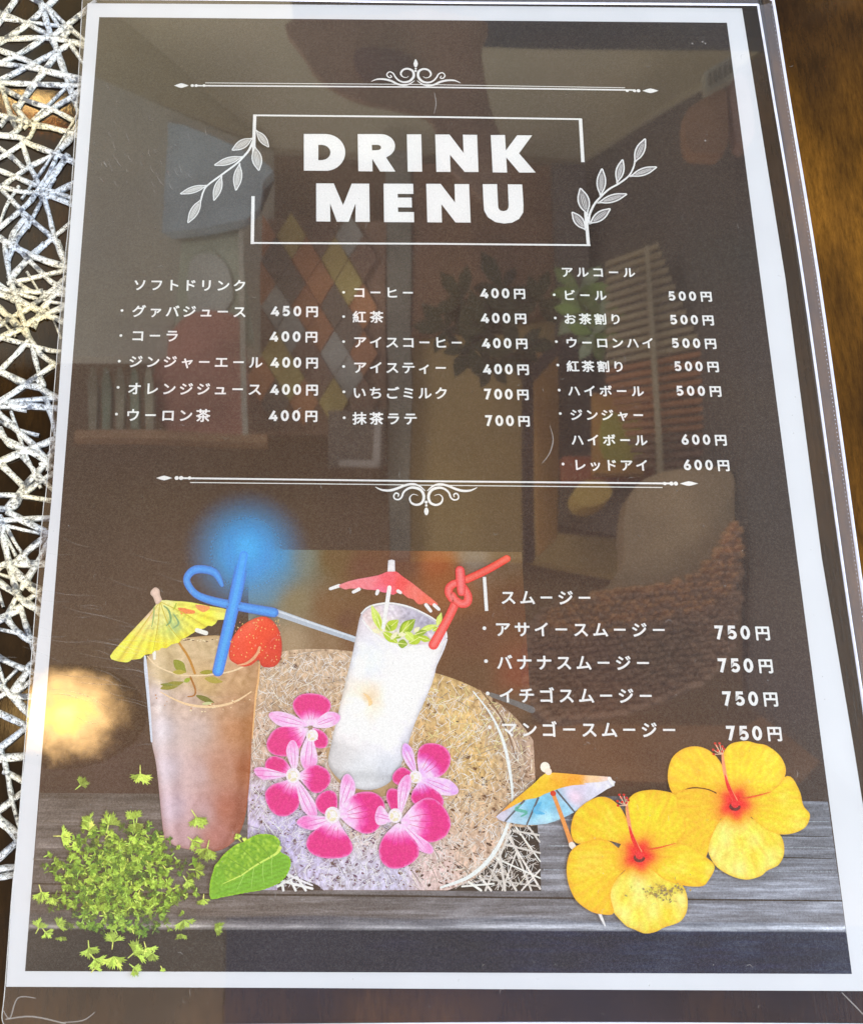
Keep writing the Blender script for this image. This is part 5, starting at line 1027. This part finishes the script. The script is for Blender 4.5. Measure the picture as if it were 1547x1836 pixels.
# right: poster, air grille, blinds, curtain, cushion, wicker chair
solo('dark_door', [(992, 292), (1050, 292), (1060, 840), (1000, 840)], 2.1, P_('near_black_door', (72, 66, 62)), 'near-black door edge mirrored left of the alcohol list', 'door')
solo('orange_poster', smooth_loop([(1228, 205), (1262, 178), (1298, 160), (1302, 262), (1260, 272), (1232, 262)], 3).tolist(), 1.6, P_('faded_orange_poster', (104, 80, 64)), 'faded orange poster mirrored in the upper right corner of the menu', 'poster')
solo('torn_poster', smooth_loop([(1308, 150), (1335, 140), (1350, 240), (1320, 255)], 3).tolist(), 1.6, P_('faded_pink_poster', (108, 86, 76)), 'faded pink poster mirrored at the right margin beside the orange poster', 'poster')
gr = panel('air_grille', [(1262, 128), (1312, 98), (1316, 138), (1266, 166)], 1.58, P_('grille_grey', (118, 112, 98)), .02); thing(gr, 'small grey slotted air grille mirrored above the orange poster', 'grille')
for i in range(5): x = 1270+i*9; panel('slat', [(x, 128-i*5.4), (x+4, 126-i*5.4), (x+6, 150-i*5.6), (x+2, 152-i*5.6)], 1.57, P_('grille_dark', (84, 80, 72)), .006, gr)
bl_ = bpy.data.objects.new('window_blind', None); COL.objects.link(bl_); bl_.empty_display_size = .05; bl_.location = rm(1200, 500, 1.8); thing(bl_, 'slatted window blind mirrored behind the alcohol prices', 'blind')
for i in range(26):
    y = 452+i*15; x1 = 1180+min(i, 22)*6; x0 = 1085+(0 if i < 14 else (i-14)*5); sl = .36-.013*i
    c = (118, 104, 84) if i < 13 else (118, 82, 60) if i < 22 else (96, 74, 62)
    o = panel('slat', [(x0, y+(x1-x0)*sl*.5), (x1, y-(x1-x0)*sl*.5), (x1, y-(x1-x0)*sl*.5+7.5), (x0, y+(x1-x0)*sl*.5+7.5)], 1.8, P_('blind_slat', c), .01); o.parent = bl_; o.matrix_parent_inverse = Matrix.Translation(-bl_.location)
o = panel('blind_tape', [(1156, 440), (1163, 440), (1188, 850), (1178, 850)], 1.785, P_('blind_tape', (116, 104, 86)), .006); o.parent = bl_; o.matrix_parent_inverse = Matrix.Translation(-bl_.location)
solo('red_curtain', [(1006, 820), (1060, 820), (1150, 700), (1290, 660), (1310, 830), (1280, 860), (1010, 862)], 1.92, P_('rust_curtain', (116, 72, 56)), 'rust-red curtain mirrored behind the highball lines', 'curtain')
yp = panel('coloured_panel', [(1060, 708), (1148, 712), (1152, 850), (1060, 850)], 1.88, P_('amber_glass', (134, 96, 56)), .02); thing(yp, 'square amber and green glass panel mirrored over the ginger highball line', 'glass panel')
panel('green_pane', smooth_loop([(1078, 750), (1140, 752), (1148, 820), (1080, 822)], 3).tolist(), 1.87, P_('green_glass', (122, 114, 54)), .01, yp)
solo('yellow_cushion', smooth_loop([(1028, 880), (1050, 862), (1085, 868), (1092, 890), (1066, 908), (1038, 904)], 4).tolist(), 1.8, P_('mustard_cushion', (134, 106, 62)), 'round mustard yellow cushion mirrored just under the ornamental line', 'cushion', .05)
wc = bpy.data.objects.new('wicker_chair', None); COL.objects.link(wc); wc.empty_display_size = .05; wc.location = rm(1180, 1100, 1.7); thing(wc, 'round wicker chair with beige seat pad mirrored behind the smoothie list', 'chair')
def ownc(o): o.parent = wc; o.matrix_parent_inverse = Matrix.Translation(-wc.location); return o
ownc(panel('seat_pad', smooth_loop([(1115, 960), (1120, 900), (1150, 862), (1210, 842), (1305, 846), (1318, 900), (1316, 960), (1290, 1010), (1220, 1050), (1110, 1070), (1085, 1060), (1118, 1010)], 4).tolist(), 1.72, P_('beige_cushion', (114, 96, 76)), .05))
ownc(panel('wicker_side', smooth_loop([(960, 1100), (1050, 1070), (1180, 1060), (1270, 1020), (1320, 960), (1328, 1100), (1300, 1180), (1240, 1230), (1100, 1280), (980, 1290), (940, 1200)], 4).tolist(), 1.75, P_('dark_wicker_core', (74, 66, 62)), .05))
kn = []
def blobs(name, m, count, fn):
    V = []; F = []
    for i in range(count):
        x, y, r = fn(i)
        if x is None: continue
        c0 = rm(x, y, 1.69); r_ = r*.0012; b = len(V); V.append(c0-np.array([0, 0, .02]))
        for a in range(6): V.append(c0+np.array([r_*1.5*math.cos(a*1.047), r_*math.sin(a*1.047), 0]))
        F += [(b, b+1+a, b+1+(a+1) % 6) for a in range(6)]
    o = link(name, mesh(name, V, F), m); o['kind'] = 'stuff'; return o
SEAT = np.array(smooth_loop([(960, 1100), (1050, 1070), (1180, 1060), (1270, 1020), (1320, 960), (1328, 1100), (1300, 1180), (1240, 1230), (1100, 1280), (980, 1290), (940, 1200)], 4))
RIM = np.array(smooth_loop([(960, 1110), (1060, 1060), (1180, 1050), (1270, 1010), (1318, 930), (1326, 1020), (1290, 1075), (1180, 1110), (1050, 1140)], 4))
def wv_(i, poly=SEAT):
    r, c = divmod(i, 34); x = 945+c*12+(6 if r % 2 else 0)+RL.uniform(-3, 3); y = 950+r*11+(x-950)*-.08+RL.uniform(-3, 3)
    return (x, y, RL.uniform(4.5, 7.5)) if inside(np.array([[x, y]]), poly)[0] else (None, 0, 0)
ownc(blobs('wicker_weave', P_('wicker_strands', (104, 86, 74)), 34*32, wv_)); ownc(blobs('wicker_rim', P_('wicker_rim_strands', (124, 96, 72)), 34*26, lambda i: wv_(i, RIM)))
solo('bench_seat', [(950, 1300), (1345, 1300), (1480, 1215), (1500, 1330), (1440, 1400), (950, 1395)], 1.9, P_('brown_leather', (112, 86, 66)), 'brown bench seat mirrored under the mango smoothie line', 'bench')
solo('floor_grey_board', [(-60, 1640), (400, 1640), (402, 1900), (-60, 1900)], 1.95, P_('warm_grey_board', (74, 66, 60)), 'warm grey floor board mirrored at the lower left corner of the menu', 'board')  # plain board in a warm grey of its own
solo('dark_floor_board', [(404, 1640), (1700, 1660), (1700, 1900), (404, 1900)], 1.95, P_('blue_black_board', (54, 52, 60)), 'blue-black floor board mirrored along the bottom of the sleeve', 'board')
# pendant lamps: warm glow mirrored at the left of the yellow umbrella, and in the bare table inside the placemat
def glow_mat(s, r):
    m = bpy.data.materials.new('amber_halo_emission'); t = nodes(m); co_ = coords(t); ln = N(t, 'ShaderNodeVectorMath', operation='LENGTH'); sp = N(t, 'ShaderNodeMapping'); sp.inputs['Scale'].default_value = (1/(1.5*r), 1/r, 0); t.links.new(co_, sp.inputs[0]); t.links.new(sp.outputs[0], ln.inputs[0])
    nz = noise(t, co_, 1.1/r, 5, .7); ma_ = N(t, 'ShaderNodeMath', operation='MULTIPLY_ADD'); ma_.inputs[1].default_value = 1.1; t.links.new(nz, ma_.inputs[0]); t.links.new(ln.outputs['Value'], ma_.inputs[2])
    rp = ramp(t, [(0.55, (1.0, 0.80, 0.28)), (0.85, (1.0, 0.62, 0.16)), (1.0, (1.0, 0.60, 0.24))], ma_.outputs[0]); mr = N(t, 'ShaderNodeMapRange', interpolation_type='SMOOTHERSTEP'); mr.inputs[1].default_value = .72; mr.inputs[2].default_value = 1.55; mr.inputs[3].default_value = s; mr.inputs[4].default_value = .26  # emission fades outward to paint the lamp's halo, ending near the room's tone
    t.links.new(ma_.outputs[0], mr.inputs[0]); e = N(t, 'ShaderNodeEmission'); t.links.new(rp.outputs[0], e.inputs[0]); t.links.new(mr.outputs[0], e.inputs[1]); out(t, e.outputs[0]); return m
GLOW = {10: glow_mat(10.0, .070), 22: glow_mat(90, .020)}
def lamp(x, y, Z, r, label, s=14):
    root = bpy.data.objects.new('pendant_lamp', None); COL.objects.link(root); root.location = rm(x, y, Z); root.empty_display_size = .05; thing(root, label, 'lamp', 'warm pendant lamps')
    bm = bmesh.new(); bmesh.ops.create_uvsphere(bm, u_segments=24, v_segments=14, radius=r); me = bpy.data.meshes.new('bulb'); bm.to_mesh(me); bm.free()
    for v in me.vertices: v.co.x *= 1.5; v.co.z *= .5
    for p in me.polygons: p.use_smooth = True
    link('bulb', me, GLOW[s], root)
    sh_ = bpy.data.meshes.new('lamp_shade'); V = []; F = []
    for j, (rr, z) in enumerate(((.80, .42), (.78, .8), (.6, 1.4), (.3, 1.7))):
        for a in range(20): V.append((r*rr*1.5*math.cos(a*math.pi/10), r*rr*math.sin(a*math.pi/10), r*z+.02))
    for j in range(3):
        for a in range(20): F.append((j*20+a, j*20+(a+1) % 20, (j+1)*20+(a+1) % 20, (j+1)*20+a))
    sh_.from_pydata(V, [], F); o = link('lamp_shade', sh_, P_('amber_shade', (128, 88, 46)), root)
    md = o.modifiers.new('thick', 'SOLIDIFY'); md.thickness = .006
lamp(122, 1284, 1.2, 0.070, 'warm pendant lamp mirrored as a golden glow left of the yellow umbrella drink', 10)
lamp(60, 184, 1.2, 0.020, 'warm pendant lamp mirrored in the bare table between the upper placemat strands', 22)
